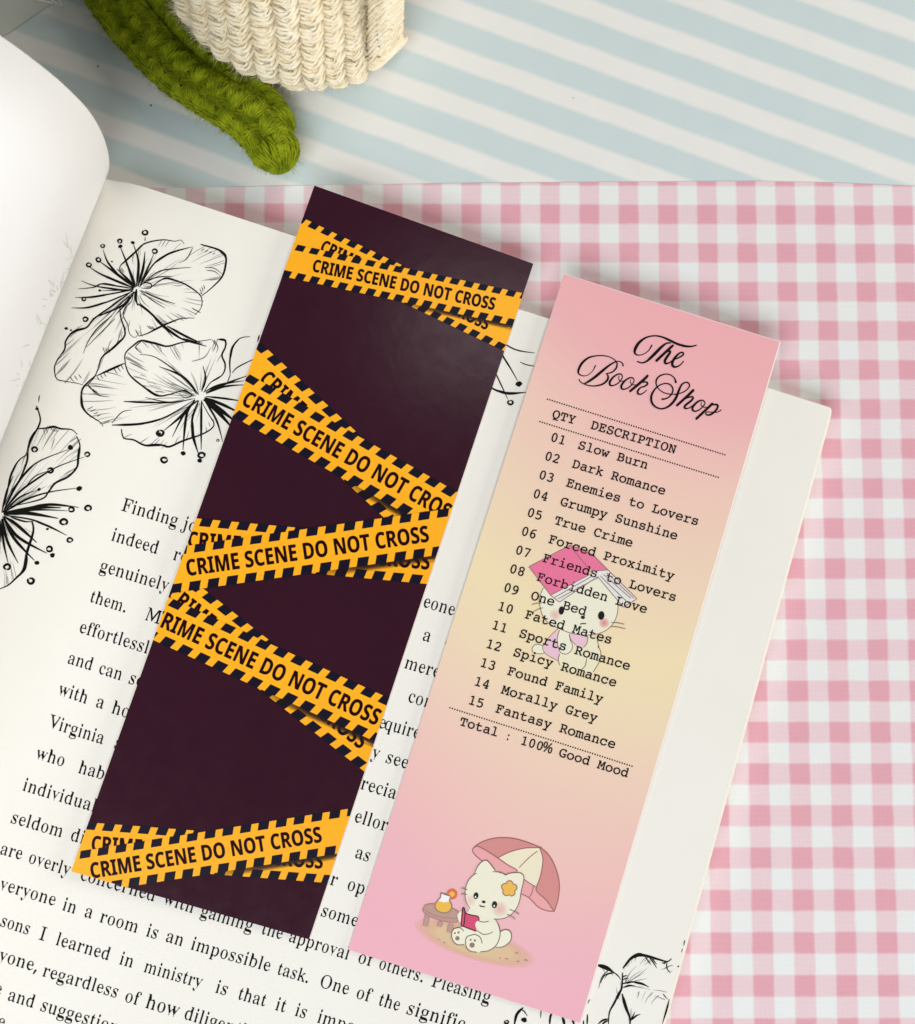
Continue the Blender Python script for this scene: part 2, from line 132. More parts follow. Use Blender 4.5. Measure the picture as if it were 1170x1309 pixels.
  'd': '404;175,-8 136,-3 101,12 71,36 49,67 34,105 30,148 35,190 50,228 75,259 107,283 144,299 185,304 228,298 263,283 292,257 292,382 275,382 240,386 232,393 230,406 236,423 256,429 323,429 337,426 342,416 342,46 357,46 373,44 383,36 387,24 381,6 363,0 301,0 291,4 288,17 288,44 258,15 220,-2|189,44 217,48 242,58 263,74 279,96 289,121 293,150 290,179 280,204 265,225 244,241 219,252 189,255 147,248 114,225 93,191 86,147 93,106 115,73 148,52',
  'e': '404;199,-8 152,-3 112,12 79,36 54,67 39,107 34,152 40,197 56,235 82,267 116,291 158,306 206,311 250,306 288,292 321,269 345,240 361,206 366,167 363,149 354,140 320,136 91,136 101,94 124,63 158,45 203,38 252,46 302,66 342,79 358,73 365,58 361,46 349,34 309,13 255,-2|93,179 306,179 296,215 274,242 243,260 206,266 166,260 132,243 107,216',
  'h': '404;60,0 40,6 34,24 36,35 43,42 72,46 79,46 79,382 42,388 36,395 34,406 40,423 60,429 109,429 124,426 128,416 128,267 160,291 192,306 224,311 267,303 302,281 318,258 328,229 332,194 332,46 346,46 363,44 373,36 377,24 370,6 351,0 263,0 243,5 237,24 239,35 244,42 269,46 282,46 282,182 277,217 264,241 242,256 213,261 191,258 171,251 154,238 140,223 131,204 128,182 128,46 142,46 166,42 172,35 173,24 168,5 147,0',
  'i': '404;206,365 178,371 173,381 171,398 174,433 184,448 206,451 224,449 233,443 239,407 234,373 224,367|81,0 62,6 55,24 62,41 83,46 183,46 183,257 119,257 98,262 91,280 98,297 118,303 214,303 228,300 232,289 232,46 338,46 356,41 363,24 357,5 336,0',
  'k': '404;62,0 42,6 36,24 38,36 45,43 77,46 93,46 93,382 79,382 45,386 38,393 35,406 41,423 61,429 124,429 138,426 142,416 142,181 237,260 221,270 216,283 223,298 244,303 333,303 352,297 359,281 353,265 336,259 297,251 257,224 208,181 331,46 360,46 380,42 386,24 380,6 360,0 271,0 251,5 244,21 250,36 269,46 172,152 142,126 142,29 137,7 123,0',
  'l': '404;88,0 68,6 62,24 69,41 89,46 180,46 180,382 124,382 99,383 85,388 79,395 77,406 83,423 103,429 211,429 225,426 230,416 230,46 332,46 350,41 357,24 351,5 330,0',
  'm': '404;26,0 7,6 1,24 3,35 9,42 39,46 46,46 46,257 31,257 14,259 4,267 1,280 7,297 26,303 77,303 91,299 95,283 124,304 158,311 185,306 205,293 218,271 239,293 263,306 291,311 319,308 340,298 355,281 368,245 372,194 372,46 378,46 405,42 411,35 412,24 406,6 389,0 349,0 334,4 325,15 322,33 322,182 320,223 314,246 303,257 286,261 265,256 248,241 237,217 233,182 233,46 239,46 266,42 271,35 273,24 268,6 251,0 209,0 196,2 190,7 186,36 186,208 183,230 174,247 160,257 143,261 124,257 108,246 95,227 95,46 109,46 133,42 139,35 140,24 135,5 113,0',
  'n': '404;62,0 42,6 35,24 37,35 44,42 73,46 80,46 80,257 65,257 48,259 38,267 35,280 37,292 44,299 81,303 111,303 125,300 130,289 130,267 161,292 193,306 226,311 268,303 303,281 319,258 329,229 332,194 332,46 347,46 364,44 375,36 378,24 376,12 369,5 343,0 271,0 245,4 240,11 238,24 240,35 245,42 271,46 281,46 281,182 277,216 265,241 244,256 214,261 193,258 173,250 155,238 141,222 132,204 129,183 129,46 143,46 168,42 173,35 175,24 173,10 168,4 140,0',
  'o': '404;202,-8 155,-3 113,12 78,36 52,68 36,107 30,151 36,195 52,234 78,266 112,290 154,306 202,311 250,306 291,290 326,266 352,234 368,195 373,151 368,107 352,68 326,36 291,12 250,-3|202,38 234,41 262,52 285,69 303,92 313,120 317,151 313,182 303,210 285,233 262,251 234,262 202,266 171,262 143,251 120,233 102,210 91,182 87,151 91,120 102,93 120,70 143,52 171,41',
  'p': '404;48,-131 29,-125 22,-107 24,-96 31,-89 62,-84 68,-84 68,257 53,257 36,259 26,267 22,280 29,297 48,303 99,303 113,300 118,289 118,258 149,283 185,298 225,304 267,298 305,283 336,259 359,227 374,189 379,147 375,106 360,70 337,40 307,18 271,4 230,-1 185,5 147,21 117,47 117,-84 196,-84 215,-90 221,-107 215,-126 193,-131|219,48 261,55 294,77 316,110 323,150 320,178 310,203 294,224 274,240 248,250 219,253 190,250 165,239 144,223 129,202 119,178 116,150 119,123 129,98 144,78 165,61 190,51',
  'r': '404;62,0 42,6 36,24 42,41 63,46 121,46 121,257 82,257 65,259 54,267 51,280 58,297 77,303 152,303 165,300 170,289 170,234 212,277 258,302 308,311 335,308 356,299 368,285 373,269 370,257 364,247 354,240 344,238 319,248 303,255 287,258 251,249 212,224 170,182 170,46 279,46 297,41 304,24 298,5 277,0',
  's': '404;83,-8 69,-5 61,6 58,24 58,82 64,102 82,109 96,104 105,88 118,68 141,51 174,39 212,35 245,39 269,49 284,66 289,86 285,107 271,120 248,127 216,129 197,129 138,135 95,152 75,170 64,192 60,220 63,246 74,268 92,286 132,305 186,312 223,309 259,300 264,298 269,297 276,299 290,307 303,310 315,306 323,295 325,277 325,238 323,220 315,209 303,206 291,211 275,227 248,251 216,265 179,270 150,266 128,256 115,240 110,222 115,204 129,192 155,185 196,183 241,180 278,174 307,162 328,144 340,121 344,90 340,63 329,40 311,20 270,-1 216,-7 169,-4 116,7',
  't': '404;227,-6 182,-1 147,16 123,43 114,72 111,119 111,238 56,238 36,244 30,261 32,274 40,281 75,285 111,285 111,369 114,385 122,394 136,397 151,394 158,387 163,351 163,285 291,285 309,282 319,274 322,261 315,244 295,238 162,238 162,129 168,75 176,59 188,49 224,42 257,46 294,59 347,77 363,70 369,53 366,42 354,31 316,12 269,-1',
  'u': '404;177,-7 130,1 96,22 76,58 69,109 69,257 54,257 38,259 28,267 24,280 31,297 50,303 100,303 116,299 119,281 119,121 123,86 137,61 160,47 193,42 215,44 236,52 254,64 268,80 276,99 279,121 279,257 234,257 216,262 210,280 217,297 236,303 306,303 319,301 326,296 329,271 329,46 344,46 361,44 371,36 374,24 368,6 348,0 298,0 284,3 279,13 279,36 230,4 205,-4',
  'v': '404;197,-11 174,-5 159,17 52,257 23,261 16,268 14,280 21,297 40,303 132,303 156,299 161,292 163,280 161,268 154,261 125,257 113,257 198,44 293,257 274,257 240,261 233,268 230,280 232,292 237,299 261,303 363,303 382,297 389,280 387,268 380,261 351,257 345,257 237,17 222,-5',
  'w': '404;130,-11 118,-10 109,-5 98,17 23,257 1,262 -4,269 -6,280 0,297 19,303 107,303 130,299 135,292 136,280 134,268 128,261 96,257 75,257 131,60 173,203 184,219 201,225 222,218 233,196 274,60 329,257 306,257 277,261 270,268 268,280 274,298 297,303 385,303 400,297 405,280 399,262 377,257 303,11 293,-6 275,-11 254,-5 243,17 199,167 158,11 148,-6',
  'x': '404;50,0 33,6 28,25 32,37 44,44 64,46 71,46 177,155 73,257 69,257 42,261 37,268 35,279 37,291 44,298 75,303 142,303 161,300 172,292 176,279 172,267 159,259 138,257 209,187 276,257 269,257 249,259 237,267 233,279 237,292 248,300 267,303 352,303 368,297 375,280 371,267 360,259 341,257 331,257 237,158 352,46 355,46 374,40 381,23 379,11 372,4 341,0 274,0 255,3 244,10 240,23 244,36 254,44 270,46 288,46 206,127 130,46 141,46 160,44 171,36 175,23 171,10 159,3 140,0',
  'y': '404;55,-131 34,-126 28,-107 34,-90 52,-84 124,-84 177,21 57,257 28,262 22,269 19,280 26,297 46,303 137,303 161,299 166,292 168,280 166,269 159,262 130,257 118,257 206,76 297,257 284,257 254,262 247,269 244,280 246,292 252,299 275,303 357,303 376,297 383,280 381,269 375,262 350,257 177,-84 191,-84 223,-88 230,-95 232,-107 226,-125 206,-131',
 },
 'sans': {
  'C': '428;255,-7 187,1 133,24 91,61 62,110 45,170 39,239 46,307 65,367 97,417 141,455 177,472 218,483 264,486 335,477 404,453 371,370 317,392 290,399 264,402 228,397 198,382 175,358 157,325 147,285 144,238 151,171 172,120 195,97 226,83 264,78 323,85 386,103 386,18 324,-1',
  'R': '443;60,0 60,480 200,480 260,476 308,464 345,444 371,416 386,380 392,336 388,305 379,278 365,256 346,237 302,209 443,0 330,0 216,184 162,184 162,0|162,267 195,267 238,271 267,283 283,304 289,333 283,362 266,382 236,393 193,396 162,396',
  'I': '261;21,0 21,58 80,85 80,395 21,422 21,480 240,480 240,422 181,395 181,85 240,58 240,0',
  'M': '633;60,0 60,480 199,480 312,113 314,113 435,480 573,480 573,0 478,0 478,227 479,279 481,335 483,375 480,375 357,0 263,0 148,376 145,376 148,336 150,278 151,223 151,0',
  'E': '376;60,0 60,480 336,480 336,396 162,396 162,291 324,291 324,208 162,208 162,84 336,84 336,0',
  'S': '370;167,-7 95,1 31,22 31,117 102,90 138,80 175,77 207,81 228,92 240,108 244,128 237,153 217,172 150,207 114,225 77,253 61,272 48,293 39,319 36,350 41,390 56,423 80,450 113,470 152,482 199,486 235,484 270,478 341,453 308,373 249,394 195,402 170,398 151,388 140,373 136,353 141,330 158,313 226,277 289,241 312,220 329,196 340,168 343,133 338,93 323,59 297,31 262,10 219,-2',
  'N': '546;60,0 60,480 189,480 397,120 399,120 396,187 394,253 394,480 486,480 486,0 357,0 148,363 145,363 149,294 151,226 151,0',
  'D': '497;60,0 60,480 211,480 281,473 342,453 391,419 427,374 450,315 458,244 450,170 427,109 389,61 337,27 273,7 196,0|162,84 206,84 250,88 287,101 316,123 336,154 349,194 353,242 349,290 337,329 318,359 291,380 257,392 216,396 162,396',
  'O': '535;267,-7 218,-3 176,7 139,24 108,48 83,76 63,111 45,171 39,241 45,311 63,371 95,420 139,456 176,473 219,484 268,487 317,484 360,473 396,456 440,420 471,370 490,310 496,240 490,171 471,110 440,61 396,24 360,7 317,-3|267,79 307,83 338,98 361,122 382,173 389,240 382,308 361,359 338,383 307,398 268,402 229,398 198,383 175,359 153,308 146,240 153,173 175,122 198,98 229,83',
  'T': '389;144,0 144,395 13,395 13,480 375,480 375,395 245,395 245,0',
 },
}


# ------------------------------------------------------------------ helpers
def ray(px, py):
    d = Vector(((px - W_PX / 2) / F_PX, -(py - H_PX / 2) / F_PX, -1.0))
    return R3.transposed() @ d


def at(px, py, z):
    """The point at height z (mm) on the table side of a measured image point."""
    d = ray(px, py)
    return CAM + d * ((z - CAM.z) / d.z)


def on(px, py, surf):
    """The point of the surface z = surf(x, y) at a measured image point."""
    p = at(px, py, 6.0)
    for _ in range(6):
        p = at(px, py, surf(p.x, p.y))
    return p


def tag(o, label=None, cat=None, group=None, kind=None):
    for k, v in (('label', label), ('category', cat), ('group', group), ('kind', kind)):
        if v:
            o[k] = v
    return o


def empty(name, loc):
    o = bpy.data.objects.new(name, None)
    o.empty_display_size = 0.01
    COL.objects.link(o)
    o.location = Vector(loc) * S
    return o


def mesh_obj(name, verts, faces, mats, parent=None, fmat=None, smooth=False, ink=None):
    """verts in world millimetres; the mesh is stored relative to its parent."""
    base = parent.matrix_world.translation if parent else Vector((0, 0, 0))
    if parent:
        base = Vector((0, 0, 0))
        q = parent
        while q:
            base = base + q.location
            q = q.parent
    me = bpy.data.meshes.new(name)
    me.from_pydata([Vector(v) * S - base for v in verts], [], faces)
    for m in (mats if isinstance(mats, (list, tuple)) else [mats]):
        me.materials.append(m)
    if fmat:
        me.polygons.foreach_set('material_index', fmat)
    if smooth:
        me.polygons.foreach_set('use_smooth', [True] * len(me.polygons))
    if ink:
        a = me.color_attributes.new('ink', 'FLOAT_COLOR', 'POINT')
        for i, v in enumerate(ink):
            a.data[i].color = (v, v, v, 1)
    me.update()
    o = bpy.data.objects.new(name, me)
    COL.objects.link(o)
    if parent:
        o.parent = parent
    return o


# ------------------------------------------------------------------ materials
def lin(r, g, b):
    def f(c):
        c /= 255.0
        return c / 12.92 if c <= 0.04045 else ((c + 0.055) / 1.055) ** 2.4
    return (f(r), f(g), f(b), 1.0)


class N:
    """A small node-tree writer."""

    def __init__(self, name):
        self.m = bpy.data.materials.new(name)
        self.m.use_nodes = True
        self.t = self.m.node_tree
        self.bsdf = self.t.nodes['Principled BSDF']
        self.out = self.t.nodes['Material Output']

    def node(self, kind, **kw):
        n = self.t.nodes.new(kind)
        for k, v in kw.items():
            setattr(n, k, v)
        return n

    def put(self, sock, v):
        if isinstance(v, bpy.types.NodeSocket):
            self.t.links.new(v, sock)
        else:
            sock.default_value = v

    def math(self, op, a, b=0.0, c=0.0, clamp=False):
        n = self.node('ShaderNodeMath', operation=op, use_clamp=clamp)
        for s, v in zip(n.inputs, (a, b, c)):
            self.put(s, v)
        return n.outputs[0]

    def mix(self, f, a, b, blend='MIX'):
        n = self.node('ShaderNodeMix', data_type='RGBA', blend_type=blend)
        self.put(n.inputs[0], f)
        self.put(n.inputs[6], a)
        self.put(n.inputs[7], b)
        return n.outputs[2]

    def coord(self):
        return self.node('ShaderNodeTexCoord').outputs['Object']

    def noise(self, scale, detail=2.0, vec=None, rough=0.5):
        n = self.node('ShaderNodeTexNoise')
        n.inputs['Scale'].default_value = scale
        n.inputs['Detail'].default_value = detail
        n.inputs['Roughness'].default_value = rough
        self.put(n.inputs['Vector'], vec if vec is not None else self.coord())
        return n.outputs['Fac']

    def ramp(self, f, stops, mode='LINEAR'):
        n = self.node('ShaderNodeValToRGB')
        n.color_ramp.interpolation = mode
        els = n.color_ramp.elements
        while len(els) < len(stops):
            els.new(0.5)
        for e, (p, c) in zip(els, stops):
            e.position = p
            e.color = c
        self.put(n.inputs[0], f)
        return n.outputs[0]

    def bump(self, h, strength, dist):
        n = self.node('ShaderNodeBump')
        n.inputs['Strength'].default_value = strength
        n.inputs['Distance'].default_value = dist
        self.put(n.inputs['Height'], h)
        self.put(self.bsdf.inputs['Normal'], n.outputs[0])

    def base(self, c, rough=0.6, spec=0.5):
        self.put(self.bsdf.inputs['Base Color'], c)
        self.put(self.bsdf.inputs['Roughness'], rough)
        self.put(self.bsdf.inputs['Specular IOR Level'], spec)
        return self


def flat_ink(name, rgb, rough=0.5, spec=0.3, fade=False):
    """Printed ink; with fade=True it thins out where the mesh says so."""
    n = N(name)
    c = lin(*rgb)
    dark = tuple(v * 0.93 for v in c[:3]) + (1,)
    n.base(n.mix(n.noise(2500, 2), dark, c), rough, spec)
    if fade:
        a = n.node('ShaderNodeAttribute', attribute_name='ink')
        n.put(n.bsdf.inputs['Alpha'], a.outputs['Fac'])
    return n.m


def paper(name, rgb, rgb2, rough=0.62, spec=0.35, sss=False):
    n = N(name)
    f = n.noise(55, 3)
    n.base(n.mix(f, lin(*rgb), lin(*rgb2)), rough, spec)
    n.bump(n.noise(1800, 3), 0.25, 0.00005)
    return n.m


def make_materials():
    M = {}
    M['page'] = paper('page_paper', (236, 232, 223), (241, 238, 231))
    M['leaf'] = paper('leaf_paper', (247, 247, 246), (250, 250, 250))
    # page edges: thin lines of stacked sheets
    n = N('page_edges')
    sx = n.node('ShaderNodeSeparateXYZ')
    n.put(sx.inputs[0], n.coord())
    st = n.math('SINE', n.math('MULTIPLY', sx.outputs[2], 2 * math.pi / 0.00016))
    n.base(n.mix(n.math('MULTIPLY_ADD', st, 0.5, 0.5), lin(226, 218, 200), lin(246, 241, 229)), 0.7, 0.2)
    M['page_edge'] = n.m
    M['cover'] = paper('book_cover_card', (210, 190, 196), (220, 200, 205), 0.4)
    M['text'] = flat_ink('book_ink', (12, 12, 14), 0.7, 0.08)
    M['art_ink'] = flat_ink('drawing_ink', (18, 18, 17), 0.7, 0.08)
    M['soft_ink'] = flat_ink('drawing_ink_grey', (140, 140, 136), 0.7, 0.1)
    M['ghost_ink'] = flat_ink('show_through_ink', (231, 230, 227), 0.7, 0.1)
    M['card_edge'] = paper('card_core', (240, 226, 222), (246, 234, 230), 0.7)

    # laminated aubergine card
    n = N('aubergine_laminate')
    n.base(n.mix(n.noise(30, 3), lin(47, 12, 29), lin(54, 16, 34)), 0.2, 0.4)
    n.put(n.bsdf.inputs['Roughness'], n.math('MULTIPLY_ADD', n.noise(260, 5), 0.14, 0.11))
    n.bump(n.noise(330, 5), 0.16, 0.00014)
    M['aubergine'] = n.m
    M['tape_yellow'] = lam('tape_yellow_ink', (255, 183, 28), (255, 170, 30))
    M['tape_navy'] = lam('tape_navy_ink', (18, 15, 32), (24, 20, 38), 0.2)
    M['tape_text'] = lam('tape_lettering_ink', (30, 3, 12), (36, 6, 16), 0.15)
    n = N('tape_shadow_ink')  # dark ink of the drop shadow printed below each upper tape
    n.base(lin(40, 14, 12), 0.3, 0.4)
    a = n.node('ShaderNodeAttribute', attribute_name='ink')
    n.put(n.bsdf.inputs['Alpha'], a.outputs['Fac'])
    M['tape_shadow'] = n.m
    return M


def lam(name, c1, c2, spec=0.4):
    n = N(name)
    n.base(n.mix(n.noise(60, 2), lin(*c1), lin(*c2)), 0.28, spec)
    return n.m


M = make_materials()


# ------------------------------------------------------------------ surfaces of the book and the cards
GUT_A = at(133, 226, 7.0)                       # head of the gutter
GUT_B = at(0, 560, 7.0)
GUT_DIR = (GUT_B - GUT_A).normalized()          # runs towards the foot of the book
GUT_N = Vector((-GUT_DIR.y, GUT_DIR.x, 0))      # towards the right-hand page
TOP_R = at(1063, 521, 6.0)                      # head corner of the right-hand page
FOOT_R = at(848, 1309, 6.0)
EDGE_DIR = (FOOT_R - TOP_R).normalized()
HEAD_DIR = (TOP_R - GUT_A)
HEAD_DIR.z = 0
HEAD_DIR.normalize()


def page_z(x, y):
    d = (x - GUT_A.x) * GUT_N.x + (y - GUT_A.y) * GUT_N.y
    k = (86.0 - d) / 9.0
    soft = 9.0 * (math.log1p(math.exp(k)) if k < 30 else k)
    return 5.8 + 0.043 * soft - 3.6 * math.exp(-(max(d, 0) / 5.5) ** 2)


DARK = [(402, 237), (682, 337), (395, 1201), (91, 1114)]
PINK = [(721.5, 349.5), (998.5, 436.5), (743, 1308), (445, 1214)]
_a, _b = at(402, 237, 9.3), at(682, 337, 6.6)
DARK_U = Vector((_b.x - _a.x, _b.y - _a.y, 0)) / 50.6 ** 2
DARK_O = _a.copy()


def dark_z(x, y):
    u = (x - DARK_O.x) * DARK_U.x + (y - DARK_O.y) * DARK_U.y
    return 6.55 + 2.85 * (1 - u)


_c, _d = at(721.5, 349.5, 6.9), at(445, 1214, 6.4)
PINK_V = Vector((_d.x - _c.x, _d.y - _c.y, 0)) / (_d - _c).length ** 2


def pink_z(x, y):
    return 7.15 - 0.72 * ((x - _c.x) * PINK_V.x + (y - _c.y) * PINK_V.y)


# ------------------------------------------------------------------ printing: flat shapes measured on the photograph, laid on a real surface
def catmull(pts, step=3.0):
    """Smooth a list of (x, y[, w]) points; returns a denser list."""
    if len(pts) < 3:
        P = [tuple(p) for p in pts]
        (a, b) = P
        n = max(1, int(math.dist(a[:2], b[:2]) / step))
        return [tuple(a[k] + (b[k] - a[k]) * i / n for k in range(len(a))) for i in range(n + 1)]
    P = [pts[0]] + list(pts) + [pts[-1]]
    out = []
    for i in range(1, len(P) - 2):
        p0, p1, p2, p3 = P[i - 1:i + 3]
        n = max(2, int(math.dist(p1[:2], p2[:2]) / step))
        for j in range(n):
            t = j / n
            out.append(tuple(0.5 * (2 * b + (c - a) * t + (2 * a - 5 * b + 4 * c - d) * t * t
                                    + (3 * b - a - 3 * c + d) * t ** 3)
                             for a, b, c, d in zip(p0, p1, p2, p3)))
    out.append(tuple(pts[-1]))
    return out


def clip_poly(poly, conv):
    """Sutherland-Hodgman against a convex outline."""
    area = sum(conv[i][0] * conv[(i + 1) % len(conv)][1] - conv[(i + 1) % len(conv)][0] * conv[i][1]
               for i in range(len(conv)))
    sg = 1 if area > 0 else -1
    out = list(poly)
    for i in range(len(conv)):
        a, b = conv[i], conv[(i + 1) % len(conv)]
        src, out = out, []

        def side(p):
            return sg * ((b[0] - a[0]) * (p[1] - a[1]) - (b[1] - a[1]) * (p[0] - a[0]))
        for j in range(len(src)):
            p, q = src[j], src[(j + 1) % len(src)]
            sp, sq = side(p), side(q)
            if sp >= 0:
                out.append(p)
            if (sp >= 0) != (sq >= 0):
                t = sp / (sp - sq)
                out.append((p[0] + (q[0] - p[0]) * t, p[1] + (q[1] - p[1]) * t))
        if not out:
            return []
    return out


_glyph_cache = {}


def glyph(font, ch):
    key = (font, ch)
    if key not in _glyph_cache:
        adv, body = GLYPHS[font][ch].split(';')
        conts = [[tuple(float(v) for v in p.split(',')) for p in c.split(' ')] for c in body.split('|') if c]
        flat = [p for c in conts for p in c]
        vs, es = [], []
        for c in conts:
            b = len(vs)
            vs += [Vector(p) for p in c]
            es += [(b + i, b + (i + 1) % len(c)) for i in range(len(c))]
        v2, _, fs, _, _, _ = geometry.delaunay_2d_cdt(vs, es, [], 0, 0.01)
        flat = [(v.x, v.y) for v in v2]
        # keep the triangles whose middle lies inside by the even-odd rule
        tris = []
        for f in fs:
            for k in range(1, len(f) - 1):
                t = (f[0], f[k], f[k + 1])
                cx, cy = (sum(flat[i][j] for i in t) / 3 for j in (0, 1))
                hit = 0
                for c in conts:
                    for i in range(len(c)):
                        a, b = c[i], c[(i + 1) % len(c)]
                        if (a[1] > cy) != (b[1] > cy) and a[0] + (cy - a[1]) / (b[1] - a[1]) * (b[0] - a[0]) > cx:
                            hit += 1
                if hit % 2:
                    tris.append(t)
        _glyph_cache[key] = (float(adv), flat, tris)
    return _glyph_cache[key]


class Print:
    def __init__(self, clip=None):
        self.v, self.f, self.fm, self.ink = [], [], [], []
        self.clip = clip
        self.n = 0

    def tri(self, pts, layer, mat, ink=None):
        poly = pts
        if self.clip:
            if all(self._in(p) for p in pts):
                poly = pts
            else:
                poly = clip_poly(pts, self.clip)
                ink = None if ink is None else [sum(ink) / len(ink)] * len(poly)
            if len(poly) < 3:
                return
        i = len(self.v)
        for k, p in enumerate(poly):
            self.v.append((p[0], p[1], layer))
            self.ink.append(1.0 if ink is None else ink[k])
        self.f.append(tuple(range(i, i + len(poly))))
        self.fm.append(mat)

    def _in(self, p):
        c = self.clip
        s = [(c[(i + 1) % len(c)][0] - c[i][0]) * (p[1] - c[i][1]) - (c[(i + 1) % len(c)][1] - c[i][1]) * (p[0] - c[i][0])
             for i in range(len(c))]
        return all(v >= 0 for v in s) or all(v <= 0 for v in s)

    def poly(self, pts, layer=0.03, mat=0, smooth=False):
        if smooth:
            pts = catmull(list(pts) + [pts[0]], 2.5)[:-1]
        for t in geometry.tessellate_polygon([[Vector((p[0], p[1], 0)) for p in pts]]):
            self.tri([tuple(pts[i][:2]) for i in t], layer, mat)

    def disc(self, cx, cy, rx, ry=None, layer=0.03, mat=0, n=20, rot=0.0, hole=0.0, fade=None):
        ry = ry or rx
        c, s = math.cos(rot), math.sin(rot)

        def pt(k, r):
            a = 2 * math.pi * k / n
            x, y = rx * r * math.cos(a), ry * r * math.sin(a)
            return (cx + c * x - s * y, cy + s * x + c * y)
        rings = fade or [(hole, 1.0), (1.0, 1.0)]
        for (r0, i0), (r1, i1) in zip(rings, rings[1:]):
            for k in range(n):
                a, b, p, q = pt(k, r0), pt(k + 1, r0), pt(k, r1), pt(k + 1, r1)
                if r0 > 0:
                    self.tri([a, p, b], layer, mat, [i0, i1, i0])
                    self.tri([b, p, q], layer, mat, [i0, i1, i1])
                else:
                    self.tri([a, p, q], layer, mat, [i0, i1, i1])

    def stroke(self, pts, w=None, layer=0.03, mat=0, taper=(0.35, 0.2), closed=False, step=3.0):
        """A pen stroke; w is the widest width, or None when the points carry their own."""
        if closed:
            pts = list(pts) + [pts[0]]
        P = catmull(pts, step)
        n = len(P)
        self.n += 1
        layer = layer + (self.n % 9) * 0.0011
        L, Rr = [], []
        for i, p in enumerate(P):
            a, b = P[max(0, i - 1)], P[min(n - 1, i + 1)]
            dx, dy = b[0] - a[0], b[1] - a[1]
            l = math.hypot(dx, dy) or 1.0
            if w is None:
                h = p[2] / 2
            else:
                t = i / (n - 1)
                e = 1.0
                if not closed:
                    e = min(1, taper[0] + (1 - taper[0]) * t / 0.25) * min(1, taper[1] + (1 - taper[1]) * (1 - t) / 0.45)
                h = w * e / 2
            L.append((p[0] - dy / l * h, p[1] + dx / l * h))
            Rr.append((p[0] + dy / l * h, p[1] - dx / l * h))
        for i in range(n - 1):
            self.tri([L[i], Rr[i], Rr[i + 1]], layer, mat)
            self.tri([L[i], Rr[i + 1], L[i + 1]], layer, mat)
        if w is None or closed:
            for p in (P[0], P[-1]):
                r = (p[2] if w is None else w) / 2
                self.disc(p[0], p[1], r * 0.98, layer=layer + 0.0005, mat=mat, n=8)

    def text(self, font, s, p0, p1=None, scale=None, up=(0.29, -0.957), height=1.0, layer=0.03, mat=0, adv=None,
             bold=((0.0, 0.0),)):
        """Set s on the baseline p0 -> p1 (fitted), or from p0 with a given scale (pixels per glyph unit)."""
        def a(ch):
            return adv if adv else (glyph(font, ch)[0] if ch in GLYPHS[font] else 245.0)
        for k, (ox, oy) in enumerate(bold[1:]):
            self.text(font, s, (p0[0] + ox, p0[1] + oy), (p1[0] + ox, p1[1] + oy), scale, up, height, layer + 0.004 * (k + 1), mat, adv)
        p0, p1 = (p0[0] + bold[0][0], p0[1] + bold[0][1]), (p1[0] + bold[0][0], p1[1] + bold[0][1])
        tot = sum(a(ch) for ch in s)
        dx, dy = p1[0] - p0[0], p1[1] - p0[1]
        l = math.hypot(dx, dy)
        sx = scale if scale else l / tot
        ex = (dx / l * sx, dy / l * sx)
        sy = sx * height
        x = 0.0
        self.n += 1
        for ch in s:
            if ch in GLYPHS[font]:
                w, pts, tris = glyph(font, ch)
                off = (a(ch) - w) / 2 if adv else 0.0
                P = [(p0[0] + (x + off + gx) * ex[0] + gy * sy * up[0], p0[1] + (x + off + gx) * ex[1] + gy * sy * up[1])
                     for gx, gy in pts]
                for t in tris:
                    self.tri([P[i] for i in t], layer, mat)
            x += a(ch)
        return sx

    def build(self, name, surf, mats, parent, fade=False):
        V = []
        for x, y, layer in self.v:
            p = on(x, y, surf)
            V.append((p.x, p.y, p.z + layer))
        F, FM = [], []
        for f, m in zip(self.f, self.fm):
            a, b, c = (Vector(V[i]) for i in f[:3])
            nz = (b - a).cross(c - a).z
            F.append(f if nz >= 0 else tuple(reversed(f)))
            FM.append(m)
        return mesh_obj(name, V, F, mats, parent, FM, ink=self.ink if fade else None)


# ------------------------------------------------------------------ tabletop and gingham sheet
def stripe_material():
    n = N('striped_paper')
    sx = n.node('ShaderNodeSeparateXYZ')
    n.put(sx.inputs[0], n.coord())
    a, b = at(500, 104.4, 0), at(800, 214.2, 0)
    d = (b - a).normalized()
    nx, ny = -d.y, d.x
    c0 = nx * a.x + ny * a.y
    c1p = at(500, 166.9, 0)
    pitch = abs(nx * c1p.x + ny * c1p.y - c0)
    t = n.math('ADD', n.math('MULTIPLY', sx.outputs[0], nx / S), n.math('MULTIPLY', sx.outputs[1], ny / S))
    t = n.math('MULTIPLY_ADD', n.noise(70, 3), 0.9, t)           # hand-painted wobble of the bands
    t = n.math('DIVIDE', n.math('SUBTRACT', t, c0 + 0.45), pitch)
    w = n.math('COSINE', n.math('MULTIPLY', t, 2 * math.pi))
    band = n.math('MULTIPLY_ADD', n.math('ADD', w, -0.18), 1.7, 0.5, clamp=True)
    blot = n.noise(140, 4)
    blue = n.mix(blot, lin(198, 213, 214), lin(208, 219, 219))
    white = n.mix(blot, lin(229, 228, 223), lin(236, 235, 231))
    col = n.mix(band, blue, white)
    # a few specks of dirt
    for px, py, r in ((125, 84.5, 0.2), (193, 134.5, 0.22), (733, 125, 0.12)):
        p = at(px, py, 0)
        dd = n.math('SQRT', n.math('ADD', n.math('POWER', n.math('SUBTRACT', sx.outputs[0], p.x * S), 2),
                                   n.math('POWER', n.math('SUBTRACT', sx.outputs[1], p.y * S), 2)))
        col = n.mix(n.math('LESS_THAN', dd, r * S), col, (0.01, 0.01, 0.01, 1))
    n.base(col, 0.6, 0.3)
    n.bump(n.noise(1500, 2), 0.2, 0.00005)
    return n.m


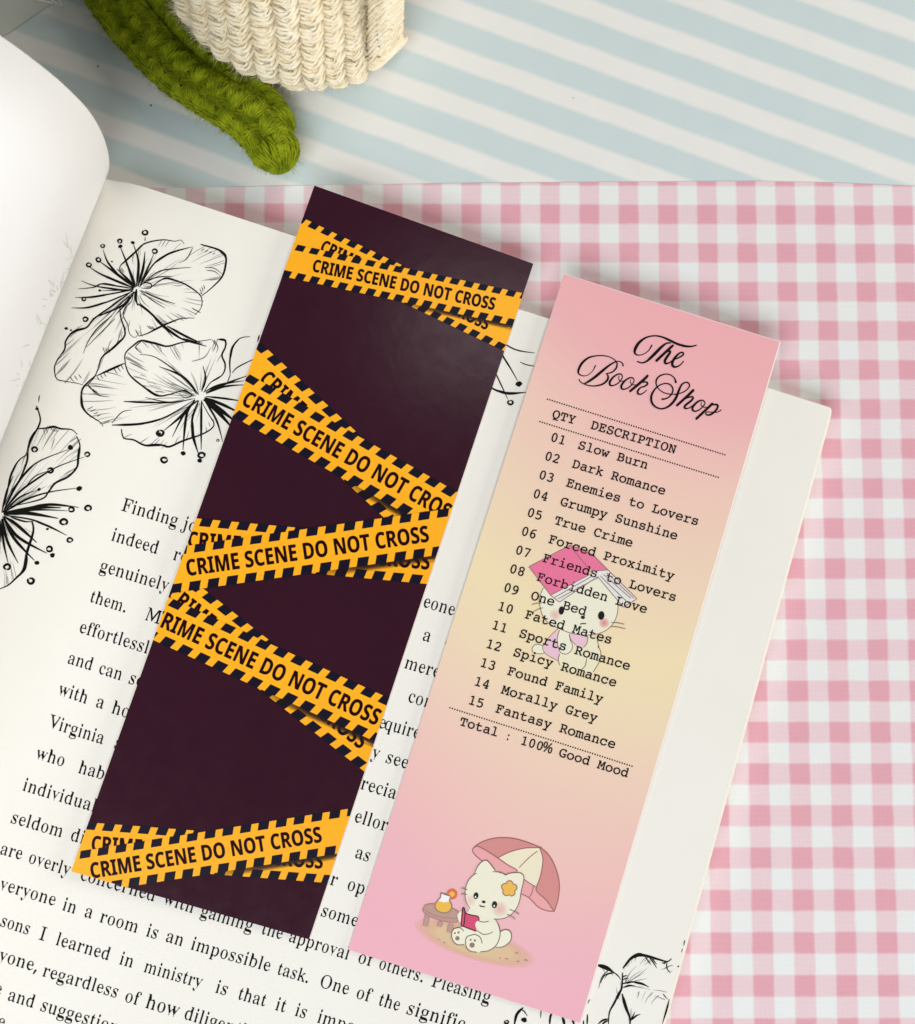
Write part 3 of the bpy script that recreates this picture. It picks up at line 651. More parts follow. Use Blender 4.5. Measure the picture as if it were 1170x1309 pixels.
def gingham_material(cell):
    n = N('gingham_print')
    sx = n.node('ShaderNodeSeparateXYZ')
    n.put(sx.inputs[0], n.coord())
    wob = n.math('MULTIPLY_ADD', n.noise(260, 2), 0.4, -0.2)

    def band(s):
        w = n.math('COSINE', n.math('MULTIPLY', n.math('DIVIDE', n.math('ADD', n.math('DIVIDE', s, S), wob), cell), 2 * math.pi))
        return n.math('MULTIPLY_ADD', w, 2.5, 0.5, clamp=True)
    bx, by = band(sx.outputs[0]), band(sx.outputs[1])
    # woven look: fine threads along both directions
    thr = n.math('MULTIPLY_ADD', n.math('SINE', n.math('MULTIPLY_ADD', sx.outputs[0], 2 * math.pi / 0.0009, n.math('MULTIPLY', n.noise(300, 2), 9.0))), 0.5, 0.5)
    thr2 = n.math('MULTIPLY_ADD', n.math('SINE', n.math('MULTIPLY_ADD', sx.outputs[1], 2 * math.pi / 0.0011, n.math('MULTIPLY', n.noise(240, 2), 9.0))), 0.5, 0.5)
    weave = n.math('MULTIPLY', n.math('ADD', thr, thr2), n.math('MULTIPLY', n.noise(420, 4), 0.32))
    white = n.mix(weave, lin(231, 233, 231), lin(238, 239, 238))
    p1 = n.mix(weave, lin(230, 203, 209), lin(238, 214, 219))
    p2 = n.mix(weave, lin(223, 162, 175), lin(230, 173, 185))
    col = n.mix(n.math('MAXIMUM', bx, by), white, p1)
    col = n.mix(n.math('MULTIPLY', bx, by), col, p2)
    n.base(col, 0.62, 0.3)
    n.bump(n.noise(1700, 2), 0.2, 0.00004)
    return n.m


def sheet(name, outline, z0, z1, mat, edge):
    n = len(outline)
    V = [(x, y, z0) for x, y in outline] + [(x, y, z1) for x, y in outline]
    F = [tuple(range(n, 2 * n)), tuple(reversed(range(n)))]
    F += [(i, (i + 1) % n, n + (i + 1) % n, n + i) for i in range(n)]
    return mesh_obj(name, V, F, [mat, edge], None, [0, 0] + [1] * n)


def build_ground():
    m = stripe_material()
    o = sheet('tabletop', [(-900, -900), (900, -900), (900, 900), (-900, 900)], -18, 0, m, M['card_edge'])
    tag(o, kind='structure')
    top = [(x, y) for x, y in ((150, 240.5), (236, 240), (420, 236.5), (600, 234), (780, 232.6), (960, 231.4), (1060, 233.2),
                               (1170, 238), (1300, 246))]
    pts = [at(x, y, 0.2) for x, y in top]
    out = [(p.x, p.y) for p in pts]
    out = [(-150, out[0][1])] + out + [(160, out[-1][1]), (160, -290), (-150, -290)]
    o = sheet('gingham_sheet', list(reversed(out)), 0.02, 0.22, gingham_material(8.79), M['card_edge'])
    tag(o, 'pink and white gingham paper sheet lying under the book', 'paper sheet')


build_ground()


# ------------------------------------------------------------------ the open book
def build_book():
    root = empty('open_book', GUT_A + HEAD_DIR * 80 + GUT_DIR * 90 + Vector((0, 0, -GUT_A.z)))
    tag(root, 'open book with floral line drawings and printed text, lying under both bookmarks', 'book')
    # right-hand page: a gridded sheet on top of the stack of pages below it
    nu, nv, length = 64, 8, 235.0
    V, F = [], []
    TL, TR = GUT_A.copy(), TOP_R.copy()
    BL = GUT_A + GUT_DIR * length
    BR = TOP_R + EDGE_DIR * length

    def pt(u, v):
        a = TL.lerp(TR, u)
        b = BL.lerp(BR, u)
        p = a.lerp(b, v)
        if u > 0.9999:      # the free corner is worn round
            p = p - HEAD_DIR * (0.45 * math.exp(-v * length / 0.6))
        return p
    us = [(i / nu) ** 1.25 for i in range(nu + 1)]
    vs = [0, 0.002, 0.005, 0.01, 0.02] + [j / 8 for j in range(1, 9)]
    nv = len(vs) - 1
    cut = []
    for j, v in enumerate(vs):
        for u in us:
            p = pt(u, v)
            V.append((p.x, p.y, page_z(p.x, p.y)))
    for j in range(nv):
        for i in range(nu):
            a = j * (nu + 1) + i
            F.append((a, a + nu + 1, a + nu + 2, a + 1))
    mesh_obj('right_page', V, F, M['page'], root, smooth=True)
    # the stack under it: head side, fore edge (sheets slip outwards a little lower down), foot
    V, F = [], []
    rim = [V0 for V0 in [(pt(u, 0), 0) for u in us]]
    rim += [(pt(1, v), 1) for v in vs[1:]]
    rim += [(pt(u, 1), 2) for u in reversed(us[:-1])]
    rings = [(0.06, 0.0), (0.35, 0.55), (1.4, 0.85), (3.2, 1.0), (5.3, 1.05)]
    for dz, slip in rings:
        for p, side in rim:
            q = p + HEAD_DIR * (slip * max(0.0, (p - GUT_A).dot(HEAD_DIR) / (TR - TL).length) ** 6)
            V.append((q.x, q.y, max(0.35, page_z(p.x, p.y) - dz)))
    n = len(rim)
    for k in range(len(rings) - 1):
        for i in range(n - 1):
            a = k * n + i
            F.append((a, a + n, a + n + 1, a + 1))
    mesh_obj('page_block', V, F, M['page_edge'], root)
    # back cover, flush with the stack
    c = [pt(0, 0), pt(1, 0) + HEAD_DIR * 0.4, pt(1, 1) + HEAD_DIR * 0.4, pt(0, 1)]
    V = [(p.x, p.y, z) for z in (0.24, 0.62) for p in c]
    F = [(3, 2, 1, 0), (4, 5, 6, 7)] + [(i, (i + 1) % 4, 4 + (i + 1) % 4, 4 + i) for i in range(4)]
    mesh_obj('back_cover', V, F, M['cover'], root)

    # left-hand leaf: held up, bulging over the gutter, swept along it
    prof = [(-1.2, 5.0), (1.2, 9.0), (3.6, 15.0), (6.2, 24.0), (8.4, 35.0), (9.3, 45.5), (8.4, 53.0), (6.2, 60.5), (1.5, 69.5),
            (-6, 79), (-17, 89), (-32, 97), (-52, 103), (-78, 106)]
    P = catmull(prof, 2.5)
    e1 = HEAD_DIR
    L2 = 235.0
    V, F = [], []
    cnt = 14
    for j in range(cnt + 1):
        o = GUT_A + GUT_DIR * (L2 * j / cnt)
        for th in (0.0, 0.14):
            for i, (u, h) in enumerate(P):
                a, b = P[max(0, i - 1)], P[min(len(P) - 1, i + 1)]
                l = math.dist(a, b)
                nu_, nh = (b[1] - a[1]) / l, -(b[0] - a[0]) / l
                q = o + e1 * (u - nu_ * th)
                V.append((q.x, q.y, h - nh * th))
    m = len(P)
    for j in range(cnt):
        for i in range(m - 1):
            a, b = j * 2 * m + i, (j + 1) * 2 * m + i
            F.append((a, b, b + 1, a + 1))
            a, b = a + m, b + m
            F.append((a + 1, b + 1, b, a))
    for j in (0, cnt):
        for i in range(m - 1):
            a = j * 2 * m + i
            F.append((a, a + 1, a + m + 1, a + m))
    mesh_obj('left_page', V, F, M['leaf'], root, smooth=True)
    # faint drawing showing through the leaf near the gutter
    rnd = random.Random(4)
    V, F = [], []
    for k in range(46):
        t0, s0 = rnd.uniform(20, 52), rnd.uniform(2, 9)
        dt, ds = rnd.uniform(-2.2, 2.2), rnd.uniform(0.4, 2.2)
        w = rnd.uniform(0.08, 0.22)
        b = len(V)
        for q in range(5):
            f = q / 4
            i = min(len(P) - 2, max(1, int(s0 + ds * f + 0.6 * math.sin(f * 3))))
            fr = (s0 + ds * f + 0.6 * math.sin(f * 3)) - i
            u = P[i][0] + (P[i + 1][0] - P[i][0]) * fr
            h = P[i][1] + (P[i + 1][1] - P[i][1]) * fr
            l = math.dist(P[i], P[i + 1])
            nu_, nh = (P[i + 1][1] - P[i][1]) / l, -(P[i + 1][0] - P[i][0]) / l
            for sgn in (-1, 1):
                o = GUT_A + GUT_DIR * (t0 + dt * f + sgn * w * (1 - 0.7 * f))
                qv = o + e1 * (u + nu_ * 0.05)
                V.append((qv.x, qv.y, h + nh * 0.05))
        for q in range(4):
            F.append((b + 2 * q, b + 2 * q + 1, b + 2 * q + 3, b + 2 * q + 2))
    mesh_obj('show_through_print', V, F, M['ghost_ink'], root)
    # the rest of the left half, a stack behind that leaf
    V, F = [], []
    for j in (0, 1):
        o = GUT_A + GUT_DIR * (0.6 + (L2 - 1.2) * j)
        for th in (0.7, 6.0):
            for i, (u, h) in enumerate(P):
                a, b = P[max(0, i - 1)], P[min(len(P) - 1, i + 1)]
                l = math.dist(a, b)
                k = min(1.0, 0.12 + i / 10)
                q = o + e1 * (u - (b[1] - a[1]) / l * th * k)
                V.append((q.x, q.y, h + (b[0] - a[0]) / l * th * k))
    for i in range(m - 1):
        F += [(i, 2 * m + i, 2 * m + i + 1, i + 1), (m + i + 1, 3 * m + i + 1, 3 * m + i, m + i),
              (i, i + 1, m + i + 1, m + i), (2 * m + i, 3 * m + i, 3 * m + i + 1, 2 * m + i + 1)]
    F.append((m - 1, 3 * m - 1, 4 * m - 1, 2 * m - 1))
    mesh_obj('left_page_stack', V, F, M['page_edge'], root, smooth=False)
    return root


BOOK = build_book()

# ------------------------------------------------------------------ writing on the right-hand page: word, start and end of its baseline
WORDS = [
    ('Finding', 154.0, 652.1, 225.8, 673.5), ('joy', 232.5, 675.6, 0, 0), ('indeed', 140.8, 690.4, 201.2, 708.6),
    ('re', 219.7, 715.0, 0, 0), ('genuinel', 126.0, 729.7, 203.9, 753.3), ('y', 204.2, 753.4, 0, 0),
    ('them.', 113.5, 768.9, 160.9, 783.5), ('M', 184.2, 792.1, 0, 0), ('effortlessl', 99.8, 807.9, 188.7, 836.0),
    ('and', 85.0, 847.5, 117.2, 857.4), ('can', 124.7, 860.5, 154.8, 870.1), ('so', 163.0, 873.2, 0, 0),
    ('with', 73.4, 887.2, 110.8, 900.2), ('a', 120.9, 903.3, 0, 0), ('ho', 141.1, 911.1, 0, 0),
    ('Virginia', 60.8, 929.2, 131.5, 951.8), ('s', 144.6, 955.7, 0, 0), ('who', 44.6, 969.3, 81.5, 980.3),
    ('hab', 98.5, 987.7, 132.3, 996.9), ('individua', 27.4, 1010, 115.1, 1036.6), ('l', 115.3, 1036.7, 0, 0),
    ('seldom', 12.3, 1051.5, 79.2, 1070.8), ('di', 88.5, 1073.8, 0, 0),
    ('are', -1.5, 1091.5, 27.1, 1099.3), ('overl', 35.0, 1102.3, 78.2, 1117.0), ('y', 78.4, 1117.0, 0, 0),
    ('concerned', 101.0, 1124.4, 197.6, 1152.8), ('with', 207.9, 1155, 246.8, 1167.8), ('gainin', 255.0, 1170.8, 311.0, 1188.0),
    ('g', 311.3, 1188.0, 0, 0), ('the', 332.7, 1193.4, 360.2, 1201.2), ('approval', 367.7, 1203.2, 445.3, 1227.4),
    ('of', 456.0, 1230.1, 474.5, 1235.6), ('others.', 482.9, 1238, 541.0, 1256.3), ('Pleasin', 550.2, 1260.5, 614.7, 1279.7),
    ('g', 615.0, 1279.8, 0, 0),
    ('veryone', -2.0, 1136.5, 69.8, 1158.4), ('in', 78.2, 1163.0, 96.3, 1168.6), ('a', 106.2, 1171.5, 0, 0),
    ('room', 125.8, 1178.2, 175.5, 1193.0), ('is', 185.2, 1196.4, 200.9, 1200.9), ('an', 210.2, 1203.2, 233.4, 1210.1),
    ('impossible', 242.3, 1213.2, 344.5, 1242.5), ('task.', 352.9, 1245.1, 394.2, 1257.3), ('One', 406.8, 1261.1, 444.9, 1272.1),
    ('of', 453.8, 1275.3, 472.0, 1280.8), ('the', 482.3, 1284.6, 510.0, 1292.7), ('signific', 518.2, 1295.6, 593.0, 1317.7),
    ('sons', -1.0, 1183.5, 36.8, 1195.4), ('I', 48.6, 1200.6, 0, 0), ('learned', 69.8, 1207.4, 139.2, 1228.1),
    ('in', 151.0, 1232.2, 169.5, 1237.5), ('ministr', 182.4, 1242.0, 247.2, 1260.8), ('y', 247.0, 1260.8, 0, 0),
    ('is', 273.7, 1268.5, 290.0, 1273.0), ('that', 302.6, 1276.9, 338.6, 1287.0), ('it', 350.4, 1290.7, 364.1, 1294.6),
    ('is', 375.5, 1298.0, 391.0, 1302.5), ('impo', 403.9, 1306.6, 0, 0),
    ('yone,', -3.0, 1227.6, 48.0, 1243.4), ('regardless', 52.7, 1247.4, 149.8, 1276.2), ('of', 157.9, 1279.8, 176.0, 1285.2),
    ('how', 184.2, 1287.8, 227.0, 1300.6), ('diligentl', 233.8, 1302.0, 0, 0),
    ('e', -9.0, 1270.0, 0, 0), ('and', 8.3, 1278.2, 42.9, 1289.0), ('suggestion', 50.1, 1291.6, 0, 0), ('e', -5, 1312, 0, 0),
    ('eone', 539.6, 775.3, 580.2, 787.4), ('a', 538.7, 818.0, 0, 0), ('c', 567.2, 826.4, 0, 0), ('mere', 515.6, 853.5, 561.0, 867.0),
    ('con', 520.0, 896.6, 0, 0), ('quire', 489.7, 931.5, 535.6, 945.0), ('e', 482.2, 929.5, 0, 0), ('y', 474.0, 968.4, 0, 0),
    ('see', 491.6, 974.3, 520.7, 983.2), ('reciat', 459.5, 1008.0, 0, 0), ('ellor.', 451.5, 1050.0, 0, 0), ('as', 452.4, 1096.0, 471.9, 1102.2),
    ('r', 420.5, 1130.4, 0, 0), ('opi', 442.3, 1137.0, 0, 0), ('some', 408.8, 1170.4, 456.5, 1185.2),
]
PX_UNIT = 0.0331      # photo pixels per glyph unit
INKED = ((-0.17, -0.05), (0.17, 0.05), (-0.05, 0.17))    # ink spread


def build_page_text():
    pr = Print()
    for w, x0, y0, x1, y1 in WORDS:
        right = x0 > 400 and y0 < 1190
        up = (0.285, -0.957)
        if x1 or y1:
            tot = sum(glyph('serif', c)[0] for c in w)
            l = math.hypot(x1 - x0, y1 - y0)
            pr.text('serif', w, (x0, y0), (x1, y1), up=up, height=1.13 * min(1.06, max(0.94, PX_UNIT * tot / l)), bold=INKED)
        else:
            pr.text('serif', w, (x0, y0), (x0 + 95.6, y0 + 29.2), scale=PX_UNIT + (y0 - 700) * 2e-6, up=up, height=1.13, bold=INKED)
    pr.build('printed_text', page_z, [M['text']], BOOK)


build_page_text()


# ------------------------------------------------------------------ pen drawings of blossoms: strokes (width; points) in the units of a photo crop
def drawing(name, origin, k, strokes, rings=(), blobs=(), wk=1.25, petals=()):
    pr = Print()
    rnd = random.Random(name + str(origin))
    T = lambda p: (origin[0] + p[0] / k, origin[1] + p[1] / k)
    for w, pts in strokes:
        P = [T(p) for p in pts]
        pr.stroke(P, w * wk / k, layer=0.04, taper=(0.55, 0.3), step=2.2)
        if len(P) > 2 and w >= 6:      # ink thickens unevenly along the pen line
            a = rnd.uniform(0.1, 0.5)
            i = int(a * (len(P) - 1))
            pr.stroke(P[i:i + 3] if len(P[i:i + 3]) > 1 else P[:2], w * wk * 1.35 / k, layer=0.05, taper=(0.1, 0.1), step=2.2)
    for x, y, r in rings:
        a0 = rnd.uniform(0, 6.28)
        pts = [T((x + r * (1 + rnd.uniform(-.15, .15)) * math.cos(a0 + t * 6.1 / 9),
                  y + r * 0.85 * math.sin(a0 + t * 6.1 / 9))) for t in range(10)]
        pr.stroke(pts, r * 0.8 / k, layer=0.05, taper=(0.45, 0.8), step=1.0)
    for x, y, r in blobs:
        pr.poly([T((x + r * (1 + rnd.uniform(-.25, .2)) * math.cos(t * 0.7), y + r * 0.8 * (1 + rnd.uniform(-.2, .2)) * math.sin(t * 0.7)))
                 for t in range(9)], layer=0.05)
    for cx, cy, outline in petals:      # grey veins and feathered shading inside each petal
        O = catmull(outline, 16)
        for q in range(int(len(O) * 0.55)):
            x, y = O[rnd.randrange(len(O))][:2]
            x, y = x + rnd.uniform(-6, 6), y + rnd.uniform(-6, 6)
            d = rnd.uniform(0.12, 0.34)
            mx, my = x + (cx - x) * d * 0.5 + rnd.uniform(-6, 6), y + (cy - y) * d * 0.5 + rnd.uniform(-6, 6)
            pr.stroke([T((x, y)), T((mx, my)), T((x + (cx - x) * d, y + (cy - y) * d))], rnd.uniform(2.0, 4.2) / k, layer=0.034,
                      mat=1, taper=(0.8, 0.05), step=2.2)
        for q in range(int(len(O) * 0.3)):
            x, y = O[rnd.randrange(len(O))][:2]
            a, d = rnd.uniform(0.05, 0.12), rnd.uniform(0.4, 0.72)
            mx, my = cx + (x - cx) * (a + d) / 2 + rnd.uniform(-9, 9), cy + (y - cy) * (a + d) / 2 + rnd.uniform(-9, 9)
            pr.stroke([T((cx + (x - cx) * a, cy + (y - cy) * a)), T((mx, my)), T((cx + (x - cx) * d, cy + (y - cy) * d))],
                      rnd.uniform(2.0, 4.0) / k, layer=0.034, mat=1, taper=(0.9, 0.05), step=2.2)
    pr.build(name, page_z, [M['art_ink'], M['soft_ink']], BOOK)


def hatch(x, y, dx, dy, n, ln, ang, w=3):
    """A row of short shading flicks."""
    return [(w, [(x + dx * i, y + dy * i), (x + dx * i + ln * 0.5 * math.cos(ang + .1) , y + dy * i + ln * 0.5 * math.sin(ang + .1)),
                 (x + dx * i + ln * math.cos(ang) * (1 - .12 * i), y + dy * i + ln * math.sin(ang) * (1 - .12 * i))]) for i in range(n)]


drawing('blossom_drawing', (60, 270), 3.968, [
    (6, [(445, 388), (370, 330), (310, 260), (285, 195)]), (8, [(445, 386), (330, 300), (268, 255)]), (7, [(442, 390), (280, 322), (210, 278)]),
    (6, [(440, 396), (380, 400), (250, 380), (175, 353)]), (6, [(440, 393), (360, 380), (280, 368), (240, 385), (160, 394)]),
    (6, [(436, 399), (330, 418), (230, 435), (143, 438)]), (6, [(436, 405), (320, 455), (210, 488), (125, 490)]),
    (4, [(435, 396), (340, 402), (275, 403)]), (8, [(450, 385), (430, 330), (400, 250), (372, 180)]), (8, [(455, 382), (465, 260), (440, 170)]),
    (8, [(462, 382), (488, 290), (498, 205)]), (6, [(472, 378), (520, 270), (543, 215)]), (4, [(498, 152), (499, 130)]), (7, [(450, 384), (410, 345), (355, 292)]),
    (6, [(372, 305), (374, 275), (440, 215), (495, 165), (585, 145), (650, 152), (680, 146), (697, 166)]),
    (6, [(470, 385), (540, 270), (620, 215), (740, 180)]), (4, [(740, 185), (710, 240), (670, 262)]), (5, [(475, 378), (560, 310), (640, 292), (732, 285)]),
    (5, [(490, 360), (560, 335), (640, 330)]),
    (8, [(780, 168), (870, 195), (905, 225), (908, 265), (890, 330), (840, 385), (785, 430)]),
    (3, [(800, 285), (850, 290), (893, 322)]), (3, [(810, 300), (850, 305), (880, 330)]),
    (6, [(530, 385), (570, 355), (610, 340), (690, 365), (755, 405), (785, 440), (782, 490), (750, 526)]),
    (5, [(480, 372), (500, 362), (530, 370), (528, 388), (500, 392), (475, 388)]), (5, [(478, 402), (560, 440), (652, 470)]),
    (4, [(470, 402), (540, 455), (600, 492)]), (9, [(455, 395), (450, 440), (462, 480)]), (9, [(462, 470), (530, 520), (600, 590), (690, 650), (810, 685)]),
    (6, [(470, 465), (550, 540), (640, 640)]), (7, [(610, 582), (700, 632), (790, 672)]), (6, [(690, 645), (740, 662), (800, 682)]),
    (6, [(470, 632), (510, 620), (600, 575), (680, 545), (750, 542)]), (4, [(440, 405), (430, 455), (395, 495), (390, 535), (410, 575), (420, 622), (450, 640), (470, 608)]),
    (7, [(435, 402), (330, 480), (240, 545), (200, 590), (130, 615), (95, 660), (90, 700), (50, 760), (38, 800), (50, 850), (90, 862), (150, 872), (185, 882)]),
    (7, [(370, 480), (375, 540), (395, 600), (390, 640), (340, 690), (280, 740), (260, 800), (235, 850), (198, 890)]),
    (5, [(330, 530), (260, 590), (210, 660), (185, 722)]), (4, [(345, 545), (270, 620), (200, 690)]), (6, [(420, 430), (380, 480), (230, 545)]),
    (5, [(440, 410), (350, 490), (300, 530)]), (6, [(445, 410), (400, 470), (355, 520)]),
    ] + hatch(285, 690, 14, 4, 3, 28, 1.2) + hatch(118, 840, 22, -6, 3, 32, 0.9) + hatch(800, 190, 18, 7, 4, 24, 2.5) + hatch(735, 490, 12, 6, 3, 34, 0.5)
      + hatch(785, 420, 8, -12, 3, 30, -1.9) + hatch(508, 580, 12, 2, 3, 30, 0.7) + hatch(450, 600, 6, 10, 2, 34, 1.1),
    rings=[(283, 176, 9), (262, 246, 12), (213, 272, 11), (188, 445, 10), (498, 108, 13), (547, 203, 12), (195, 548, 12), (370, 152, 11)],
    blobs=[(268, 402, 8), (372, 178, 12), (436, 160, 11), (330, 255, 5), (97, 595, 9), (122, 603, 6)],
    petals=[(455, 390, [(372, 290), (440, 215), (495, 165), (585, 145), (697, 160), (740, 180)]), (455, 390, [(780, 168), (870, 195), (908, 265), (890, 330), (785, 430)]),
            (470, 395, [(690, 365), (785, 440), (782, 490), (750, 526)]), (455, 410, [(750, 542), (600, 575), (510, 620), (450, 638), (410, 575)]),
            (440, 400, [(130, 615), (50, 760), (50, 850), (150, 872), (235, 850), (280, 740), (390, 640)])])

drawing('blossom_drawing', (60, 270), 3.968, [
    (7, [(398, 772), (398, 722), (440, 680), (480, 656), (540, 668), (610, 685), (690, 665), (770, 660), (835, 650)]),
    (7, [(868, 650), (905, 656), (905, 690), (888, 732), (905, 780), (890, 830), (830, 870)]), (4, [(480, 660), (450, 690), (482, 722)]),
    (7, [(396, 768), (420, 830), (490, 890), (560, 935), (620, 930), (690, 912), (742, 935)]), (5, [(672, 918), (700, 908), (735, 935), (700, 946), (672, 928)]),
    (7, [(770, 930), (690, 840), (570, 788)]), (5, [(760, 930), (700, 850), (560, 745), (470, 726)]), (4, [(795, 920), (832, 868), (890, 830)]),
    (6, [(785, 915), (805, 850), (792, 785)]), (3, [(735, 762), (800, 740), (832, 690)]), (3, [(838, 652), (856, 680), (840, 712)]), (3, [(848, 652), (868, 690), (858, 720)]),
    (7, [(392, 772), (330, 800), (245, 838)]), (8, [(248, 832), (188, 890), (175, 930), (180, 990), (210, 1030), (270, 1070), (285, 1092)]),
    (7, [(330, 1085), (480, 1078), (600, 1045), (752, 955)]), (6, [(390, 965), (520, 970), (640, 970), (752, 950)]),
    (4, [(500, 945), (620, 968), (742, 952)]), (4, [(330, 1075), (380, 1020), (432, 1008)]), (4, [(210, 880), (255, 930), (318, 942)]),
    (8, [(378, 1105), (390, 1150), (440, 1160), (500, 1188), (580, 1186), (620, 1195), (690, 1165), (790, 1130), (840, 1098), (846, 1070), (820, 1030), (785, 965)]),
    (8, [(752, 958), (680, 1040), (595, 1112)]), (6, [(748, 960), (690, 1040), (636, 1146)]), (8, [(765, 960), (712, 1020), (690, 1212)]),
    (9, [(770, 960), (738, 1050), (742, 1140), (770, 1235)]), (7, [(785, 960), (783, 1050), (783, 1212)]), (6, [(800, 960), (860, 1060), (892, 1170)]),
    (12, [(795, 955), (870, 1020), (945, 1105)]), (12, [(800, 952), (870, 1000), (960, 1070)]), (9, [(800, 945), (900, 985), (990, 1030)]),
    (6, [(808, 940), (900, 950), (1000, 965)]), (6, [(808, 925), (900, 890), (1010, 880)]), (6, [(806, 920), (920, 870), (1030, 830)]),
    (6, [(800, 915), (880, 880), (1000, 860)]), (7, [(930, 820), (928, 760), (942, 690), (980, 645), (1030, 636)]), (5, [(940, 820), (970, 790), (1060, 745)]),
    (4, [(915, 870), (930, 830), (928, 815)]), (6, [(1078, 628), (1068, 664)]),
    ] + hatch(340, 795, 18, -8, 4, 36, 1.0) + hatch(205, 880, 14, 10, 4, 40, 0.8) + hatch(205, 1005, 16, 12, 4, 34, -0.5) + hatch(285, 1080, 16, -6, 2, 24, -0.7)
      + hatch(255, 838, 18, -8, 3, 26, 1.0),
    rings=[(575, 1125, 16), (595, 1262, 15), (785, 1238, 15), (868, 1163, 6)], blobs=[(692, 1228, 14), (775, 1265, 13), (570, 1128, 9), (798, 1232, 8)],
    petals=[(775, 935, [(398, 740), (480, 656), (610, 685), (770, 660), (905, 656), (890, 740), (890, 830)]), (770, 940, [(400, 790), (490, 890), (560, 935), (400, 740)]),
            (760, 945, [(330, 800), (248, 835), (175, 930), (210, 1030), (285, 1090)]), (780, 960, [(390, 1150), (500, 1188), (620, 1195), (790, 1130), (846, 1070)])])

drawing('blossom_drawing', (0, 480), 4.364, [
    (5, [(220, 110), (215, 150)]), (9, [(203, 170), (218, 210), (225, 250), (210, 295), (170, 360), (155, 420), (150, 480), (110, 580), (60, 650), (15, 742)]),
    (7, [(152, 440), (100, 480), (60, 560), (35, 680), (12, 750)]), (8, [(215, 297), (260, 293), (300, 286), (340, 297), (400, 302), (430, 328)]),
    (9, [(428, 340), (446, 390), (438, 450), (430, 510), (380, 565), (310, 600), (270, 650), (230, 690), (55, 732)]), (3, [(430, 345), (390, 372)]),
    (3, [(305, 350), (285, 412)]), (7, [(15, 765), (100, 600), (200, 490), (380, 413)]), (7, [(15, 765), (120, 640), (300, 520), (470, 455)]),
    (5, [(150, 612), (200, 560), (270, 533)]), (6, [(20, 765), (110, 680), (212, 638)]), (7, [(20, 765), (150, 690), (280, 650), (430, 628)]),
    (9, [(20, 765), (150, 740), (280, 720), (440, 736)]), (12, [(20, 770), (200, 738), (340, 738)]), (6, [(20, 772), (200, 750), (380, 755)]),
    (12, [(20, 775), (150, 768), (325, 797)]), (7, [(28, 780), (180, 805), (280, 845), (372, 892)]), (11, [(20, 785), (90, 830), (205, 932)]),
    (10, [(20, 790), (100, 900), (262, 992)]), (10, [(20, 795), (80, 910), (192, 1032)]), (9, [(15, 800), (40, 920), (102, 1048)]),
    (8, [(10, 800), (20, 930), (46, 1048)]), (8, [(0, 810), (2, 860), (6, 930)]), (7, [(10, 765), (40, 640), (75, 560)]), (6, [(60, 790), (140, 815), (190, 812)]),
    (12, [(178, 812), (186, 870), (150, 990), (135, 1080), (90, 1130), (45, 1170), (-10, 1194)]),
    ] + hatch(245, 298, 16, -3, 2, 30, 1.4) + hatch(285, 292, 14, 4, 3, 24, 1.0, 3),
    rings=[(193, 413, 15), (487, 440, 13), (282, 530, 15), (398, 748, 14), (492, 740, 16), (357, 817, 18), (390, 918, 14), (40, 1068, 17),
           (172, 1146, 18), (276, 968, 16)],
    blobs=[(392, 402, 17), (442, 630, 17), (219, 636, 11), (265, 857, 9), (293, 1002, 16), (207, 1045, 15), (207, 186, 11)],
    petals=[(10, 768, [(155, 420), (215, 297), (300, 286), (430, 328), (446, 390), (430, 510), (310, 600)]), (5, 770, [(186, 870), (150, 990), (90, 1130), (0, 1190)])])

drawing('blossom_drawing', (620, 1180), 4.179, [
    (13, [(600, 224), (650, 240), (690, 265)]), (5, [(690, 265), (712, 282), (727, 304)]), (4, [(660, 252), (625, 290), (608, 350)]), (5, [(682, 264), (640, 280), (618, 322)]),
    (4, [(690, 268), (655, 275), (640, 300)]), (9, [(735, 265), (735, 300), (730, 350), (720, 372), (690, 430), (665, 480), (660, 560)]),
    (12, [(738, 242), (780, 190), (820, 170), (870, 178), (930, 195), (975, 206), (998, 190)]), (5, [(974, 205), (972, 240), (992, 268)]),
    (5, [(858, 182), (870, 200), (888, 224)]), (5, [(878, 182), (895, 205), (920, 242)]), (5, [(892, 186), (905, 205), (918, 222)]), (6, [(965, 204), (960, 215), (945, 212)]),
    (7, [(735, 325), (790, 315), (840, 325), (877, 343)]), (6, [(738, 345), (770, 335), (802, 336)]), (5, [(735, 290), (750, 282), (762, 282)]), (5, [(735, 305), (755, 295), (768, 297)]),
    (10, [(733, 378), (750, 440), (775, 510), (775, 560)]), (5, [(775, 515), (790, 500), (802, 474)]), (6, [(778, 522), (810, 495), (832, 488)]),
    (6, [(662, 512), (630, 520), (600, 545)]), (6, [(662, 520), (640, 530), (615, 555)]), (9, [(205, 452), (170, 490), (155, 560)]), (5, [(188, 458), (208, 470), (228, 498)]),
    (5, [(300, 465), (298, 508)]), (9, [(412, 500), (420, 520), (428, 560)]), (7, [(548, 488), (546, 560)]), (6, [(528, 520), (525, 560)]), (4, [(562, 408), (555, 418), (551, 432)]),
    (4, [(952, 378), (962, 392), (978, 408)]), (6, [(985, 408), (972, 460), (948, 540)]), (5, [(1068, 92), (1062, 122)]), (4, [(1056, 138), (1050, 158)]),
    (8, [(455, 480), (470, 520), (480, 560)]), (7, [(365, 470), (350, 500), (345, 560)])],
    rings=[(115, 530, 11), (113, 536, 6)], blobs=[(210, 517, 17), (1033, 232, 5)],
    petals=[(720, 420, [(610, 228), (690, 265), (727, 310)]), (745, 330, [(740, 240), (820, 172), (930, 196), (990, 200), (1000, 300), (960, 420)]),
            (775, 560, [(740, 400), (860, 360), (960, 400)])])

